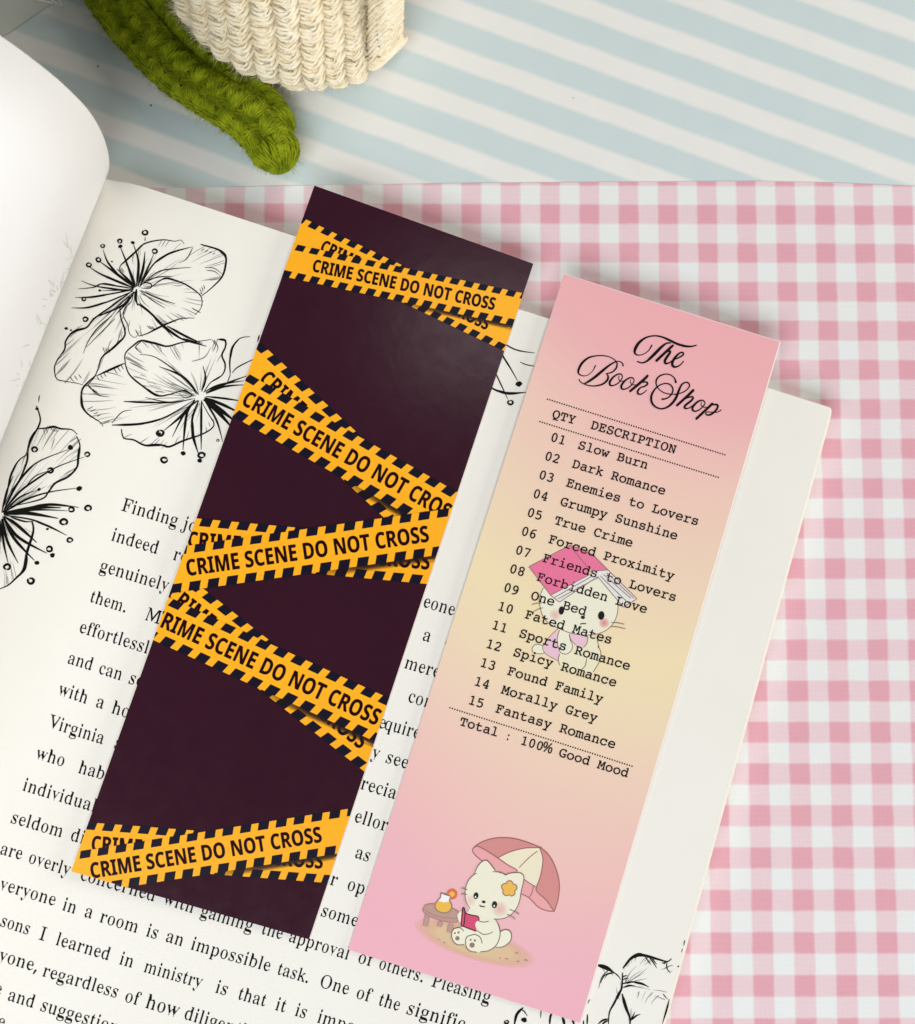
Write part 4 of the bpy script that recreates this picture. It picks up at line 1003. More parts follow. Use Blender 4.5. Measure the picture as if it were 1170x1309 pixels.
drawing('blossom_drawing', (330, 430), 2.91, [
    (5, [(880, 20), (915, 80), (940, 120), (966, 166)]), (4, [(870, 110), (890, 150), (930, 235)]), (6, [(860, 180), (880, 198), (930, 212), (1000, 208)]),
    (3, [(975, 95), (1000, 106), (1040, 112)]), (4, [(905, 20), (960, 50), (1030, 62)])],
    rings=[(939, 246, 9)], blobs=[(970, 177, 12)])


# ------------------------------------------------------------------ bookmarks
def card(name, quad, surf, parent, top, edge, thick=0.34, bare=False):
    """bare: the cut shows as a hair of unprinted card along the right and upper edges."""
    us = [i / 16 for i in range(16)] + ([0.9958] if bare else []) + [1.0]
    vs = [0.0] + ([0.0011] if bare else []) + [j / 40 for j in range(1, 41)]
    nu, nv = len(us) - 1, len(vs) - 1
    C = [on(x, y, surf) for x, y in quad]
    V, F, FM = [], [], []
    for j in range(nv + 1):
        for i in range(nu + 1):
            u, v = us[i], vs[j]
            p = C[0].lerp(C[1], u).lerp(C[3].lerp(C[2], u), v)
            V.append((p.x, p.y, surf(p.x, p.y) - (0.08 if bare and (i == nu or j == 0) else 0.0)))
    m = len(V)
    V += [(x, y, z - thick) for x, y, z in V]
    for j in range(nv):
        for i in range(nu):
            a = j * (nu + 1) + i
            F.append((a, a + nu + 1, a + nu + 2, a + 1))
            FM.append(1 if bare and (i == nu - 1 or j == 0) else 0)
            F.append((m + a, m + a + 1, m + a + nu + 2, m + a + nu + 1))
            FM.append(1)
    w = nu + 1
    rim = [i for i in range(nu)] + [nu + j * w for j in range(nv)] + [nv * w + nu - i for i in range(nu)] + [(nv - j) * w for j in range(nv)]
    for i in range(len(rim)):
        a, b = rim[i], rim[(i + 1) % len(rim)]
        F.append((a, b, m + b, m + a))
        FM.append(1)
    return mesh_obj(name, V, F, [top, edge], parent, FM)


CRIME = 'CRIME SCENE DO NOT CROSS'


def tape_pair(root, p0, p1, base):
    """One printed motif: a hazard tape crossing another one behind it. p0-p1 is the baseline of the front lettering."""
    dx, dy = p1[0] - p0[0], p1[1] - p0[1]
    X, Y = (dx, dy), (dy, -dx)

    def to_px(x, y):
        return (p0[0] + X[0] * x + Y[0] * y, p0[1] + X[1] * x + Y[1] * y)
    ang = math.radians(-13.4)
    c, s = math.cos(ang) * 0.993, math.sin(ang) * 0.993

    def back(x, y):
        return to_px(0.016 + c * x - s * y, 0.1165 + s * x + c * y)
    step = 0.011
    for k, (tf, x0, x1) in enumerate(((back, -0.3, 1.32), (to_px, -0.36, 1.4))):
        z = base + k * 4 * step
        t = Print(DARK)
        t.poly([tf(x0, -0.059), tf(x1, -0.059), tf(x1, 0.1215), tf(x0, 0.1215)], z)
        tape = t.build('barrier_tape', dark_z, [M['tape_yellow']], root)
        b = Print(DARK)
        sh = 0.32
        for row, (ya, yb, ph) in enumerate(((0.0905, 0.123, 0.7227 - 0.107 * sh), (-0.0605, -0.0245, 0.449 + 0.042 * sh))):
            for q in range(-16, 16):
                a = ph + q * 0.0768 + 0.0155
                e = a + 0.0768 - 0.031
                if a < x0 or e > x1:
                    continue
                b.poly([tf(a + ya * sh, ya), tf(e + ya * sh, ya), tf(e + yb * sh, yb), tf(a + yb * sh, yb)], z + step)
        b.build('edge_blocks', dark_z, [M['tape_navy']], tape)
        x = Print(DARK)
        e0, e1 = tf(0, 0), tf(1, 0)
        l = math.dist(e0, e1)
        tot = sum(glyph('sans', ch)[0] if ch != ' ' else 190 for ch in CRIME)
        up = ((e1[1] - e0[1]) / l, -(e1[0] - e0[0]) / l)
        pos, sc = 0.0, l / tot
        hk = 0.0655 * l / 480.0
        for ch in CRIME:
            if ch == ' ':
                pos += 190
                continue
            w, pts, tris = glyph('sans', ch)
            P = [(e0[0] + (e1[0] - e0[0]) / l * (pos + gx) * sc + up[0] * gy * hk, e0[1] + (e1[1] - e0[1]) / l * (pos + gx) * sc + up[1] * gy * hk)
                 for gx, gy in pts]
            for b, (ox, oy) in enumerate(((-0.3, 0.0), (0.3, 0.0), (0.0, -0.3), (0.0, 0.3))):      # ink spread
                for tr in tris:
                    x.tri([(P[i][0] + ox, P[i][1] + oy) for i in tr], z + (2 + 0.15 * b) * step, 0)
            pos += w
        x.build('lettering', dark_z, [M['tape_text']], tape)
        if k == 0:    # drop shadow of the upper tape, printed as dark ink on this one
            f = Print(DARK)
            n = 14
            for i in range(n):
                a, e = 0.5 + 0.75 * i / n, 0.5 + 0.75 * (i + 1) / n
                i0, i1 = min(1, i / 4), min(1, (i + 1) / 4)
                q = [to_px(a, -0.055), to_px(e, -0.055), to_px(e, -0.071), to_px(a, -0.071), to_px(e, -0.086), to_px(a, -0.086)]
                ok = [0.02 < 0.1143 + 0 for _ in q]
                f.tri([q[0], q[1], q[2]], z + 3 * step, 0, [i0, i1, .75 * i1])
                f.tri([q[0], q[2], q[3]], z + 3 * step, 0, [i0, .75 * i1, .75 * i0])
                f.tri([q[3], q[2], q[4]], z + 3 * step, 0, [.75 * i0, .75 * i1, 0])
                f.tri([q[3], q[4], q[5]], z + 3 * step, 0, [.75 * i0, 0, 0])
            f.build('printed_shadow', dark_z, [M['tape_shadow']], tape, fade=True)


def build_dark():
    c = on(393, 722, dark_z)
    root = empty('bookmark', (c.x, c.y, c.z - 0.34))
    tag(root, 'dark aubergine bookmark printed with yellow crime scene tapes, left of the pink one', 'bookmark', 'bookmarks laid on the open book')
    card('card', DARK, dark_z, root, M['aubergine'], M['card_edge'])
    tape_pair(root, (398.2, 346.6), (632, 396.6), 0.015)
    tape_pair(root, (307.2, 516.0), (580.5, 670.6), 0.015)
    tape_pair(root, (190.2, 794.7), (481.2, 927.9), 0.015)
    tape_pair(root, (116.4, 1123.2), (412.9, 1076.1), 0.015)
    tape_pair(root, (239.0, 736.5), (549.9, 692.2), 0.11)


build_dark()


def pink_material(root_loc):
    n = N('pink_gradient_print')
    sx = n.node('ShaderNodeSeparateXYZ')
    n.put(sx.inputs[0], n.coord())
    C = [on(x, y, pink_z) for x, y in PINK]
    a = (C[0] + C[1]) / 2
    b = (C[3] + C[2]) / 2
    d = b - a
    L = d.length
    d.normalize()
    o = root_loc
    v = n.math('ADD', n.math('ADD', n.math('MULTIPLY', sx.outputs[0], d.x / S / L), n.math('MULTIPLY', sx.outputs[1], d.y / S / L)),
               ((o.x - a.x) * d.x + (o.y - a.y) * d.y) / L)
    ex = (C[1] - C[0]).normalized()
    u = n.math('ADD', n.math('ADD', n.math('MULTIPLY', sx.outputs[0], ex.x / S / 50), n.math('MULTIPLY', sx.outputs[1], ex.y / S / 50)),
               ((o.x - a.x) * ex.x + (o.y - a.y) * ex.y) / 50)
    # the print is washed yellow round the middle of the card and pinker towards its ends
    vv = n.math('MULTIPLY_ADD', n.math('MULTIPLY', u, u), 0.16, v)
    vv = n.math('ADD', n.math('MULTIPLY_ADD', n.noise(26, 2), 0.05, -0.025), vv)
    vv = n.math('MULTIPLY_ADD', u, -0.06, vv)
    col = n.ramp(vv, [(0.0, lin(240, 174, 179)), (0.12, lin(239, 179, 182)), (0.24, lin(240, 200, 186)), (0.36, lin(239, 211, 186)),
                      (0.5, lin(240, 222, 180)), (0.6, lin(239, 216, 184)), (0.7, lin(238, 203, 187)), (0.82, lin(238, 189, 186)),
                      (0.92, lin(236, 179, 190)), (1.0, lin(237, 174, 188))])
    n.base(col, 0.38, 0.4)
    n.bump(n.noise(500, 3), 0.06, 0.00006)
    return n.m


TITLE_V = [  # origin (730, 420), 9.75 px per px: x, y, width
    [(305, 465, 9), (270, 530, 5), (210, 580, 5), (150, 590, 6), (100, 565, 9), (95, 515, 15), (140, 430, 16), (220, 365, 12), (320, 340, 8), (420, 340, 7), (500, 362, 6), (560, 405, 7), (575, 450, 10), (560, 500, 11), (510, 545, 9), (440, 562, 6)],
    [(440, 562, 6), (462, 590, 11), (455, 640, 14), (400, 690, 12), (310, 715, 9), (220, 710, 7), (150, 685, 6), (115, 660, 6), (102, 635, 7)],
    [(650, 465, 10), (640, 430, 7), (600, 410, 6), (550, 418, 9), (470, 465, 13), (390, 530, 17), (300, 605, 17), (220, 660, 14), (165, 690, 9)],
    [(630, 570, 8), (590, 568, 9), (530, 605, 12), (485, 665, 15), (490, 705, 12), (530, 710, 8), (590, 680, 8), (635, 625, 7), (640, 590, 7), (622, 568, 8)],
    [(600, 590, 5), (595, 625, 5), (615, 655, 5), (652, 655, 5)],
    [(775, 617, 8), (735, 614, 9), (675, 650, 12), (630, 710, 15), (635, 750, 12), (675, 755, 8), (735, 725, 8), (780, 670, 7), (785, 635, 7), (768, 615, 8)],
    [(745, 640, 5), (740, 670, 5), (765, 700, 5), (802, 700, 5)],
    [(955, 590, 16), (900, 645, 18), (740, 780, 16)],
    [(820, 705, 6), (880, 672, 8), (940, 668, 10), (955, 690, 12), (920, 720, 10), (865, 735, 8)],
    [(868, 735, 9), (835, 775, 13), (835, 810, 12), (870, 820, 9), (915, 795, 6), (943, 768, 6)]]
TITLE_W = [  # origin (820, 460), 10.636
    [(470, 305, 16), (450, 250, 9), (400, 208, 8), (330, 195, 9), (250, 220, 11), (205, 275, 12), (205, 345, 9), (240, 400, 7), (310, 448, 7), (400, 468, 7), (490, 465, 8), (580, 435, 8), (640, 385, 9), (655, 340, 10), (630, 310, 10), (590, 310, 10), (545, 345, 13), (505, 430, 17), (470, 520, 19), (410, 600, 17), (340, 650, 13), (260, 665, 11), (180, 630, 13), (138, 565, 16), (140, 480, 16), (190, 395, 12), (260, 340, 9), (340, 322, 9), (400, 345, 10), (430, 400, 11), (415, 460, 11), (370, 510, 10), (320, 532, 10), (285, 535, 14)],
    [(705, 415, 20), (640, 480, 19), (485, 620, 17)],
    [(560, 555, 6), (620, 520, 9), (680, 502, 11), (705, 515, 13), (680, 555, 15), (610, 610, 16), (585, 645, 15), (605, 662, 11), (650, 655, 8), (700, 620, 7)],
    [(850, 560, 9), (820, 550, 10), (760, 575, 14), (700, 640, 17), (700, 685, 14), (740, 700, 10), (800, 672, 9), (855, 615, 8), (865, 580, 8), (843, 556, 9)],
    [(815, 580, 6), (815, 620, 6), (850, 645, 6), (892, 645, 6)],
    [(965, 597, 18), (900, 660, 18), (750, 800, 18)],
    [(905, 655, 7), (960, 615, 10), (1010, 608, 13), (1040, 625, 15), (1020, 680, 15), (960, 735, 14), (910, 752, 12), (875, 735, 9), (890, 710, 7), (950, 712, 6), (1020, 715, 6), (1060, 700, 7), (1085, 680, 7)]]
TITLE_U = [  # origin (730, 415), 5.85
    [(605, 155, 6), (580, 195, 4), (540, 222, 3.5), (500, 228, 4.5), (478, 212, 8), (482, 180, 12), (510, 135, 11), (560, 98, 7), (620, 84, 5.5), (680, 92, 6.5), (740, 118, 9), (790, 142, 9), (850, 160, 9), (900, 163, 6.5), (938, 154, 4.5)],
    [(745, 138, 5), (715, 140, 6.5), (680, 165, 10), (640, 205, 12), (600, 245, 11), (565, 275, 7.5), (530, 286, 5.5), (498, 276, 5)],
    [(762, 157, 9.5), (720, 195, 10.5), (640, 270, 10.5)],
    [(655, 255, 4.5), (700, 215, 5.5), (735, 197, 7.5), (742, 208, 9), (720, 240, 10.5), (703, 270, 10.5), (708, 290, 8.5), (730, 288, 5.5), (760, 268, 4.5)],
    [(768, 262, 4.5), (800, 250, 5.5), (838, 228, 6.5), (838, 210, 6.5), (815, 212, 6.5), (780, 245, 9.5), (758, 285, 10.5), (765, 312, 9.5), (790, 316, 6.5), (820, 300, 4.5), (842, 275, 4.5)]]

LINES = ['Slow Burn', 'Dark Romance', 'Enemies to Lovers', 'Grumpy Sunshine', 'True Crime', 'Forced Proximity', 'Friends to Lovers',
         'Forbidden Love', 'One Bed', 'Fated Mates', 'Sports Romance', 'Spicy Romance', 'Found Family', 'Morally Grey', 'Fantasy Romance']


def build_pink():
    c = on(721, 822, pink_z)
    root = empty('bookmark', (c.x, c.y, c.z - 0.34))
    tag(root, 'pink and yellow bookmark printed like a book shop receipt with two kittens', 'bookmark', 'bookmarks laid on the open book')
    card('card', PINK, pink_z, root, pink_material(c), M['card_edge'], bare=True)
    ink = flat_ink('receipt_ink', (16, 10, 14), 0.5, 0.12)

    # script title
    t = Print()
    for strokes, (ox, oy), k in ((TITLE_V, (730, 420), 9.75), (TITLE_W, (820, 460), 10.636), (TITLE_U, (730, 415), 5.85)):
        for st in strokes:
            t.stroke([(ox + x / k, oy + y / k, w * 1.88 / k) for x, y, w in st], None, layer=0.075, step=0.7)
    t.build('title_lettering', pink_z, [ink], root)

    # typed receipt lines
    def up_at(i):
        return (0.287 + 0.002 * i / 15, -0.955)

    def typed(pr, s, x, y, adv, slope):
        l = len(s) * adv
        sl = math.atan(slope)
        base = glyph('mono', 'a')[0]
        for k, (ox, oy) in enumerate(((-0.24, -0.06), (0.24, 0.06), (-0.06, 0.22))):
            pr.text('mono', s, (x + ox, y + oy), (x + ox + l * math.cos(sl), y + oy + l * math.sin(sl)), scale=adv / base, up=(0.287, -0.957),
                    layer=0.075 + 0.004 * k, adv=base, height=1.05)
    for i, s in enumerate(LINES):
        pr = Print()
        f = i / 14
        x, y = 738.0 + (632.5 - 738.0) * f, 573.2 + (910.2 - 573.2) * f
        nx, ny = 702.6 + (597.4 - 702.6) * f, 563.2 + (899.4 - 563.2) * f
        adv = 10.36 + 0.34 * f
        slope = 0.2985 + 0.008 * f
        typed(pr, '%02d' % (i + 1), nx, ny, adv, slope)
        typed(pr, s, x, y, adv, slope)
        pr.build('receipt_line', pink_z, [ink], root)
    pr = Print()
    typed(pr, 'QTY', 705.0, 533.6, 10.32, 0.2985)
    typed(pr, 'DESCRIPTION', 754.3, 547.6, 10.32, 0.2985)
    pr.build('receipt_heading', pink_z, [ink], root)
    pr = Print()
    typed(pr, 'Total', 586.6, 926.6, 10.35, 0.311)
    typed(pr, '100% Good Mood', 664.2, 951.0, 10.33, 0.311)
    for dy in (0, -5.2):
        pr.disc(649.0 - dy * 0.29, 945.2 + dy, 1.15, layer=0.075, n=10)
    pr.build('receipt_total', pink_z, [ink], root)
    for (x0, y0, x1, y1) in ((700.2, 510.3, 926.8, 581.4), (690.4, 539.0, 918.4, 610.3), (575.3, 904.8, 808.1, 979.5)):
        pr = Print()
        n = 74
        for i in range(n + 1):
            pr.disc(x0 + (x1 - x0) * i / n, y0 + (y1 - y0) * i / n, 1.02, layer=0.06, n=7)
        pr.build('dotted_rule', pink_z, [ink], root)

    # --- the two kitten pictures
    col = {}
    for nm, rgb in (('line', (128, 104, 92)), ('cream', (240, 236, 214)), ('black', (18, 16, 18)), ('rose', (236, 120, 158)),
                    ('vest', (236, 196, 212)), ('page', (232, 230, 226)), ('parasol', (214, 142, 138)), ('parasol_pale', (236, 168, 170)),
                    ('panel', (240, 230, 202)), ('wood', (190, 150, 138)), ('wood_dark', (168, 128, 118)), ('juice', (238, 186, 74)),
                    ('orange', (226, 112, 62)), ('flower', (238, 186, 84)), ('book', (214, 74, 112)), ('pad', (150, 118, 108)), ('white', (244, 244, 244)),
                    ('parasol_line', (158, 96, 98))):
        col[nm] = flat_ink('picture_' + nm, rgb, 0.42, 0.35)
    blush = flat_ink('picture_blush', (238, 130, 150), 0.42, 0.35, fade=True)
    sand = flat_ink('picture_sand', (236, 206, 162), 0.42, 0.35, fade=True)
    wash = flat_ink('picture_wash', (238, 232, 200), 0.42, 0.35, fade=True)

    class Pic:
        def __init__(self, ox, oy, k):
            self.ox, self.oy, self.k, self.mats, self.pr, self.L = ox, oy, k, [], Print(), 0.008

        def T(self, p):
            return (self.ox + p[0] / self.k, self.oy + p[1] / self.k)

        def mi(self, m):
            m = col[m] if isinstance(m, str) else m
            if m not in self.mats:
                self.mats.append(m)
            return self.mats.index(m)

        def up(self):
            self.L += 0.0022
            return self.L

        def fill(self, m, pts, smooth=False):
            self.pr.poly([self.T(p) for p in pts], self.up(), self.mi(m), smooth)

        def line(self, m, w, pts, closed=False):
            self.pr.n = 0
            self.pr.stroke([self.T(p) for p in pts], w / self.k, self.up(), self.mi(m), taper=(0.9, 0.9), closed=closed, step=1.5)

        def oval(self, m, x, y, rx, ry=None, rot=0.0, hole=0.0):
            cx, cy = self.T((x, y))
            self.pr.disc(cx, cy, rx / self.k, (ry or rx) / self.k, self.up(), self.mi(m), 24, rot, hole)

        def soft(self, m, x, y, rx, ry=None, rot=0.0, a=0.6, core=0.0):
            cx, cy = self.T((x, y))
            self.pr.disc(cx, cy, rx / self.k, (ry or rx) / self.k, self.up(), self.mi(m), 28, rot,
                         fade=[(0.0, a), (max(core, 0.25), a * (0.95 if core else 0.8)), (0.6 + 0.25 * core, a * 0.55 if not core else a * .7), (1.0, 0.0)])

        def done(self, name, z=0.0):
            self.pr.v = [(x, y, l + z) for x, y, l in self.pr.v]
            return self.pr.build(name, pink_z, self.mats, root, fade=True)

    # upper kitten, wearing an open book as a roof
    p = Pic(660, 640, 4.875)
    head = [(168, 545), (147, 600), (147, 650), (165, 715), (205, 765), (270, 798), (340, 825), (420, 838), (500, 832), (560, 808), (605, 765), (630, 705),
            (634, 640), (628, 590), (560, 500), (500, 470), (430, 510), (330, 560), (230, 560)]
    body = [(270, 800), (260, 870), (265, 940), (262, 990), (285, 1035), (360, 1062), (430, 1068), (480, 1066), (515, 1010), (525, 950), (510, 880), (470, 838), (380, 830)]
    p.fill('cream', [(168, 905), (125, 895), (100, 920), (110, 948), (150, 955), (182, 948)], True)
    p.line('line', 5, [(168, 905), (125, 895), (100, 920), (110, 948), (150, 955), (180, 948)])
    p.fill(wash, body, True)
    p.fill('vest', [(262, 800), (225, 830), (190, 870), (165, 915), (178, 948), (215, 975), (262, 998), (272, 960), (262, 900), (256, 860)], False)
    p.line('line', 4, [(262, 798), (225, 830), (190, 870), (165, 915), (178, 948), (215, 975), (264, 998)])
    p.fill('cream', [(272, 805), (256, 860), (264, 920), (280, 948), (312, 956), (340, 938), (352, 905), (338, 860), (330, 828)], True)
    p.line('line', 5, [(270, 808), (256, 860), (264, 920), (280, 948), (312, 956), (340, 938), (352, 905), (338, 870), (330, 832)])
    p.fill('vest', [(330, 828), (342, 868), (372, 900), (420, 915), (442, 882), (448, 846), (390, 838)])
    p.line('line', 4, [(332, 832), (342, 868), (372, 900)])
    p.line('line', 5, [(448, 846), (440, 890), (420, 915)])
    p.line('line', 5, [(505, 868), (517, 920), (508, 910)])
    p.line('line', 5, [(510, 905), (528, 950), (515, 1010), (480, 1068)])
    p.line('line', 5, [(440, 985), (430, 1030), (408, 1052)])
    p.line('line', 5, [(272, 955), (262, 990), (272, 1025)])
    p.fill('cream', head, True)
    p.line('line', 5, [(168, 545), (147, 600), (147, 650), (165, 715), (205, 765), (270, 798), (340, 825), (420, 838), (500, 832), (560, 808), (605, 765), (630, 705), (634, 640), (628, 590)])
    p.soft(blush, 242, 712, 40, a=0.3)
    p.soft(blush, 548, 762, 36, a=0.6)
    p.fill('page', [(215, 590), (450, 465), (505, 440), (508, 474), (270, 632)])
    p.fill('page', [(500, 440), (575, 434), (752, 612), (668, 664), (508, 474)])
    p.fill('rose', [(80, 412), (335, 278), (458, 425), (450, 465), (215, 590)])
    p.fill('rose', [(336, 278), (400, 296), (475, 335), (572, 432), (500, 441), (456, 428)])
    for q in ([(80, 412), (335, 278), (475, 335), (572, 432), (752, 612), (668, 664), (508, 474), (270, 632), (215, 590), (80, 412)],):
        for a, b in zip(q, q[1:]):
            p.line('pad', 5, [a, b])
    for a, b in (((345, 292), (456, 428)), ((456, 428), (450, 465)), ((215, 590), (450, 465)), ((456, 440), (572, 432)), ((240, 603), (475, 470)),
                 ((262, 612), (490, 490)), ((525, 470), (700, 640)), ((545, 460), (715, 610)), ((565, 450), (735, 610)), ((512, 474), (500, 492))):
        p.line('pad', 4.5, [a, b])
    p.oval('black', 282, 685, 17, 26, 0.12)
    p.oval('black', 530, 716, 20, 27, 0.12)
    p.oval('black', 416, 728, 13, 10, 0.1)
    p.line('black', 6, [(405, 718), (412, 724)])
    p.line('black', 6, [(398, 770), (416, 766), (436, 768)])
    for a, b in (((97, 648), (158, 640)), ((110, 692), (167, 668)), ((590, 760), (674, 771)), ((585, 784), (680, 799))):
        p.line('line', 4, [a, ((a[0] + b[0]) / 2, (a[1] + b[1]) / 2 - 4), b])
    p.done('roof_book_kitten_print')

    # lower kitten, reading under a parasol
    p = Pic(520, 1040, 5.318)
    # sand patch with soft edges
    p.soft(sand, 460, 880, 440, 118, 0.31, a=0.85, core=0.6)
    for a, b in (((215, 853), (223, 860)), ((248, 876), (264, 880)), ((626, 984), (640, 980)), ((668, 985), (690, 991)), ((736, 945), (760, 952)),
                 ((750, 1008), (766, 1003)), ((800, 993), (824, 1001)), ((806, 999), (818, 994))):
        p.line('wood_dark', 8, [a, b])
    # parasol
    par = [(450, 238), (485, 208), (540, 182), (620, 165), (720, 168), (820, 195), (915, 236), (975, 295), (1018, 385), (1038, 480), (1030, 580), (1003, 666)]
    p.fill('parasol_pale', [(450, 238), (455, 270), (500, 312), (600, 375), (740, 440), (782, 545), (830, 572), (895, 635), (950, 660), (1003, 666), (950, 590), (880, 510), (745, 385), (620, 300), (540, 250), (480, 220)])
    p.line('parasol_line', 7, [(480, 220), (450, 240), (456, 270), (500, 312), (560, 352)])
    p.line('parasol_line', 7, [(775, 545), (830, 572), (895, 635), (950, 660), (1003, 666)])
    p.line('parasol_line', 6, [(862, 488), (852, 540), (828, 572)])
    p.fill('parasol', [(480, 220)] + par[1:7] + [(890, 232), (800, 236), (700, 262), (620, 302), (540, 250)])
    p.fill('parasol', [(915, 236)] + par[7:] + [(950, 590), (880, 512), (905, 440), (922, 360), (925, 300)])
    p.fill('panel', [(620, 302), (700, 262), (800, 236), (905, 232), (925, 300), (922, 360), (905, 440), (880, 498), (830, 470), (790, 440), (745, 385)])
    p.line('parasol_line', 8, [(480, 220), (540, 250), (620, 302), (690, 350), (745, 380), (752, 392)])
    p.line('parasol_line', 7, par)
    p.line('parasol_line', 7, [(620, 302), (700, 262), (800, 236), (905, 232)])
    p.line('parasol_line', 7, [(905, 235), (925, 300), (922, 360), (905, 440), (880, 510), (900, 545), (950, 590), (1003, 666)])
    p.line('parasol_line', 6, [(790, 440), (830, 470), (880, 498)])
    p.line('parasol_line', 6, [(890, 255), (830, 302), (765, 368)])
    p.line('parasol_line', 16, [(905, 240), (915, 228)])
    # table and drink
    for a, b, w in (((140, 690), (127, 765), 30), ((232, 735), (220, 768), 28), ((302, 752), (290, 808), 32)):
        p.line('wood_dark', w + 8, [a, b])
        p.line('wood', w, [a, b])
    top = [(112, 650), (125, 624), (165, 614), (230, 618), (300, 640), (352, 668), (358, 700), (345, 735), (290, 738), (220, 722), (150, 695), (115, 668)]
    p.fill('wood', top, True)
    p.line('wood_dark', 7, top, closed=True)
    p.line('wood_dark', 6, [(118, 652), (180, 688), (260, 708), (350, 712)])
    p.oval('orange', 308, 548, 37)
    p.soft('flower', 308, 548, 18, a=0.5)
    jug = [(232, 540), (230, 570), (212, 590), (194, 618), (200, 650), (240, 674), (285, 668), (307, 635), (298, 605), (290, 588), (296, 560)]
    p.fill('white', jug, True)
    p.fill('juice', [(212, 592), (194, 620), (200, 650), (240, 674), (285, 668), (307, 635), (294, 598), (255, 604)], True)
    p.line('pad', 8, jug, closed=True)
    p.line('pad', 6, [(234, 540), (262, 552), (295, 562)])
    # kitten: tail, body, feet, head
    tail = [(630, 808), (665, 790), (700, 798), (713, 835), (698, 875), (655, 905), (608, 910)]
    p.fill('cream', tail, True)
    p.line('line', 7, tail)
    bod = [(430, 650), (400, 690), (380, 760), (350, 800), (400, 900), (440, 938), (500, 942), (560, 930), (610, 893), (634, 830), (628, 770), (605, 715), (540, 690)]
    p.fill('cream', bod, True)
    p.line('line', 7, [(600, 712), (628, 770), (634, 830), (610, 893), (560, 930), (500, 940)])
    f1 = [(305, 820), (318, 788), (345, 776), (370, 782), (386, 805), (400, 860), (385, 890), (345, 890), (315, 862)]
    p.fill('cream', f1, True)
    p.line('line', 7, [(388, 800), (370, 780), (345, 776), (318, 788), (305, 820), (315, 862), (345, 890), (390, 890)])
    f2 = [(400, 870), (410, 838), (435, 826), (465, 822), (495, 836), (512, 872), (505, 915), (470, 940), (435, 935), (408, 910)]
    p.fill('cream', f2, True)
    p.line('line', 7, [(513, 882), (500, 842), (465, 822), (435, 828), (410, 838), (400, 870), (408, 910), (435, 935), (478, 942)])
    for x, y, r in ((345, 848, 15), (445, 894, 18), (328, 813, 7), (353, 808, 8), (435, 858, 7), (464, 863, 8)):
        p.oval('pad', x, y, r)
    p.fill('cream', [(345, 690), (360, 668), (385, 660), (392, 700), (385, 740), (355, 732)], True)
    p.fill('book', [(370, 757), (382, 640), (397, 676), (386, 766)])
    p.fill('book', [(397, 676), (440, 690), (488, 702), (492, 728), (465, 760), (478, 800), (386, 766)])
    p.line('black', 8, [(370, 757), (382, 642), (397, 676), (386, 766), (370, 757)])
    p.line('black', 7, [(397, 676), (440, 690), (485, 700), (493, 726)])
    p.line('black', 8, [(386, 766), (430, 784), (474, 800)])
    arm = [(560, 732), (520, 736), (480, 730), (466, 752), (474, 772), (482, 795), (520, 818), (560, 816), (590, 800), (600, 740)]
    p.fill('cream', arm, True)
    p.line('line', 6, [(558, 732), (520, 738), (486, 728)])
    p.line('line', 6, [(480, 795), (520, 820), (560, 816), (586, 802)])
    hd = [(465, 410), (470, 385), (488, 352), (515, 325), (540, 318), (565, 335), (602, 390), (670, 413), (700, 406), (765, 402), (795, 425), (792, 470), (778, 530), (768, 590), (745, 645),
          (705, 690), (650, 714), (590, 716), (520, 705), (450, 672), (415, 635), (398, 575), (400, 510), (425, 450)]
    p.fill('cream', hd, True)
    p.line('line', 6, [(430, 645), (405, 600), (397, 545), (404, 495), (425, 448), (465, 410), (478, 408)])
    p.line('line', 6, [(462, 410), (470, 385), (488, 352), (515, 325), (540, 318), (562, 335), (602, 388)])
    p.line('line', 6, [(585, 394), (640, 400), (672, 416), (700, 406), (765, 402), (795, 425), (792, 470), (778, 530), (768, 590), (745, 645), (705, 690), (650, 714), (590, 716)])
    p.line('line', 6, [(668, 420), (700, 406)])
    p.soft(blush, 432, 590, 46, a=0.2)
    p.soft(blush, 632, 650, 60, a=0.32)
    for k in range(5):
        a = -1.5 + k * 2 * math.pi / 5
        p.oval('pad', 697 + 31 * math.cos(a), 510 + 31 * math.sin(a), 27)
    for k in range(5):
        a = -1.5 + k * 2 * math.pi / 5
        p.oval('flower', 697 + 29 * math.cos(a), 510 + 29 * math.sin(a), 21)
    p.oval('flower', 697, 510, 26)
    p.oval('juice', 697, 510, 9)
    p.oval('black', 471, 558, 17, 23, 0.15)
    p.oval('black', 597, 619, 18, 24, 0.15)
    p.oval('white', 468, 566, 5, 7)
    p.oval('white', 595, 627, 5, 7)
    p.oval('black', 524, 600, 13, 9, 0.2)
    p.line('black', 7, [(496, 620), (504, 630), (516, 630), (522, 632), (532, 636)])
    for a, b in (((370, 506), (413, 519)), ((368, 548), (411, 550)), ((700, 650), (764, 685)), ((682, 683), (738, 718))):
        p.line('line', 5, [a, ((a[0] + b[0]) / 2, (a[1] + b[1]) / 2 - 3), b])
    p.done('beach_kitten_print')


build_pink()


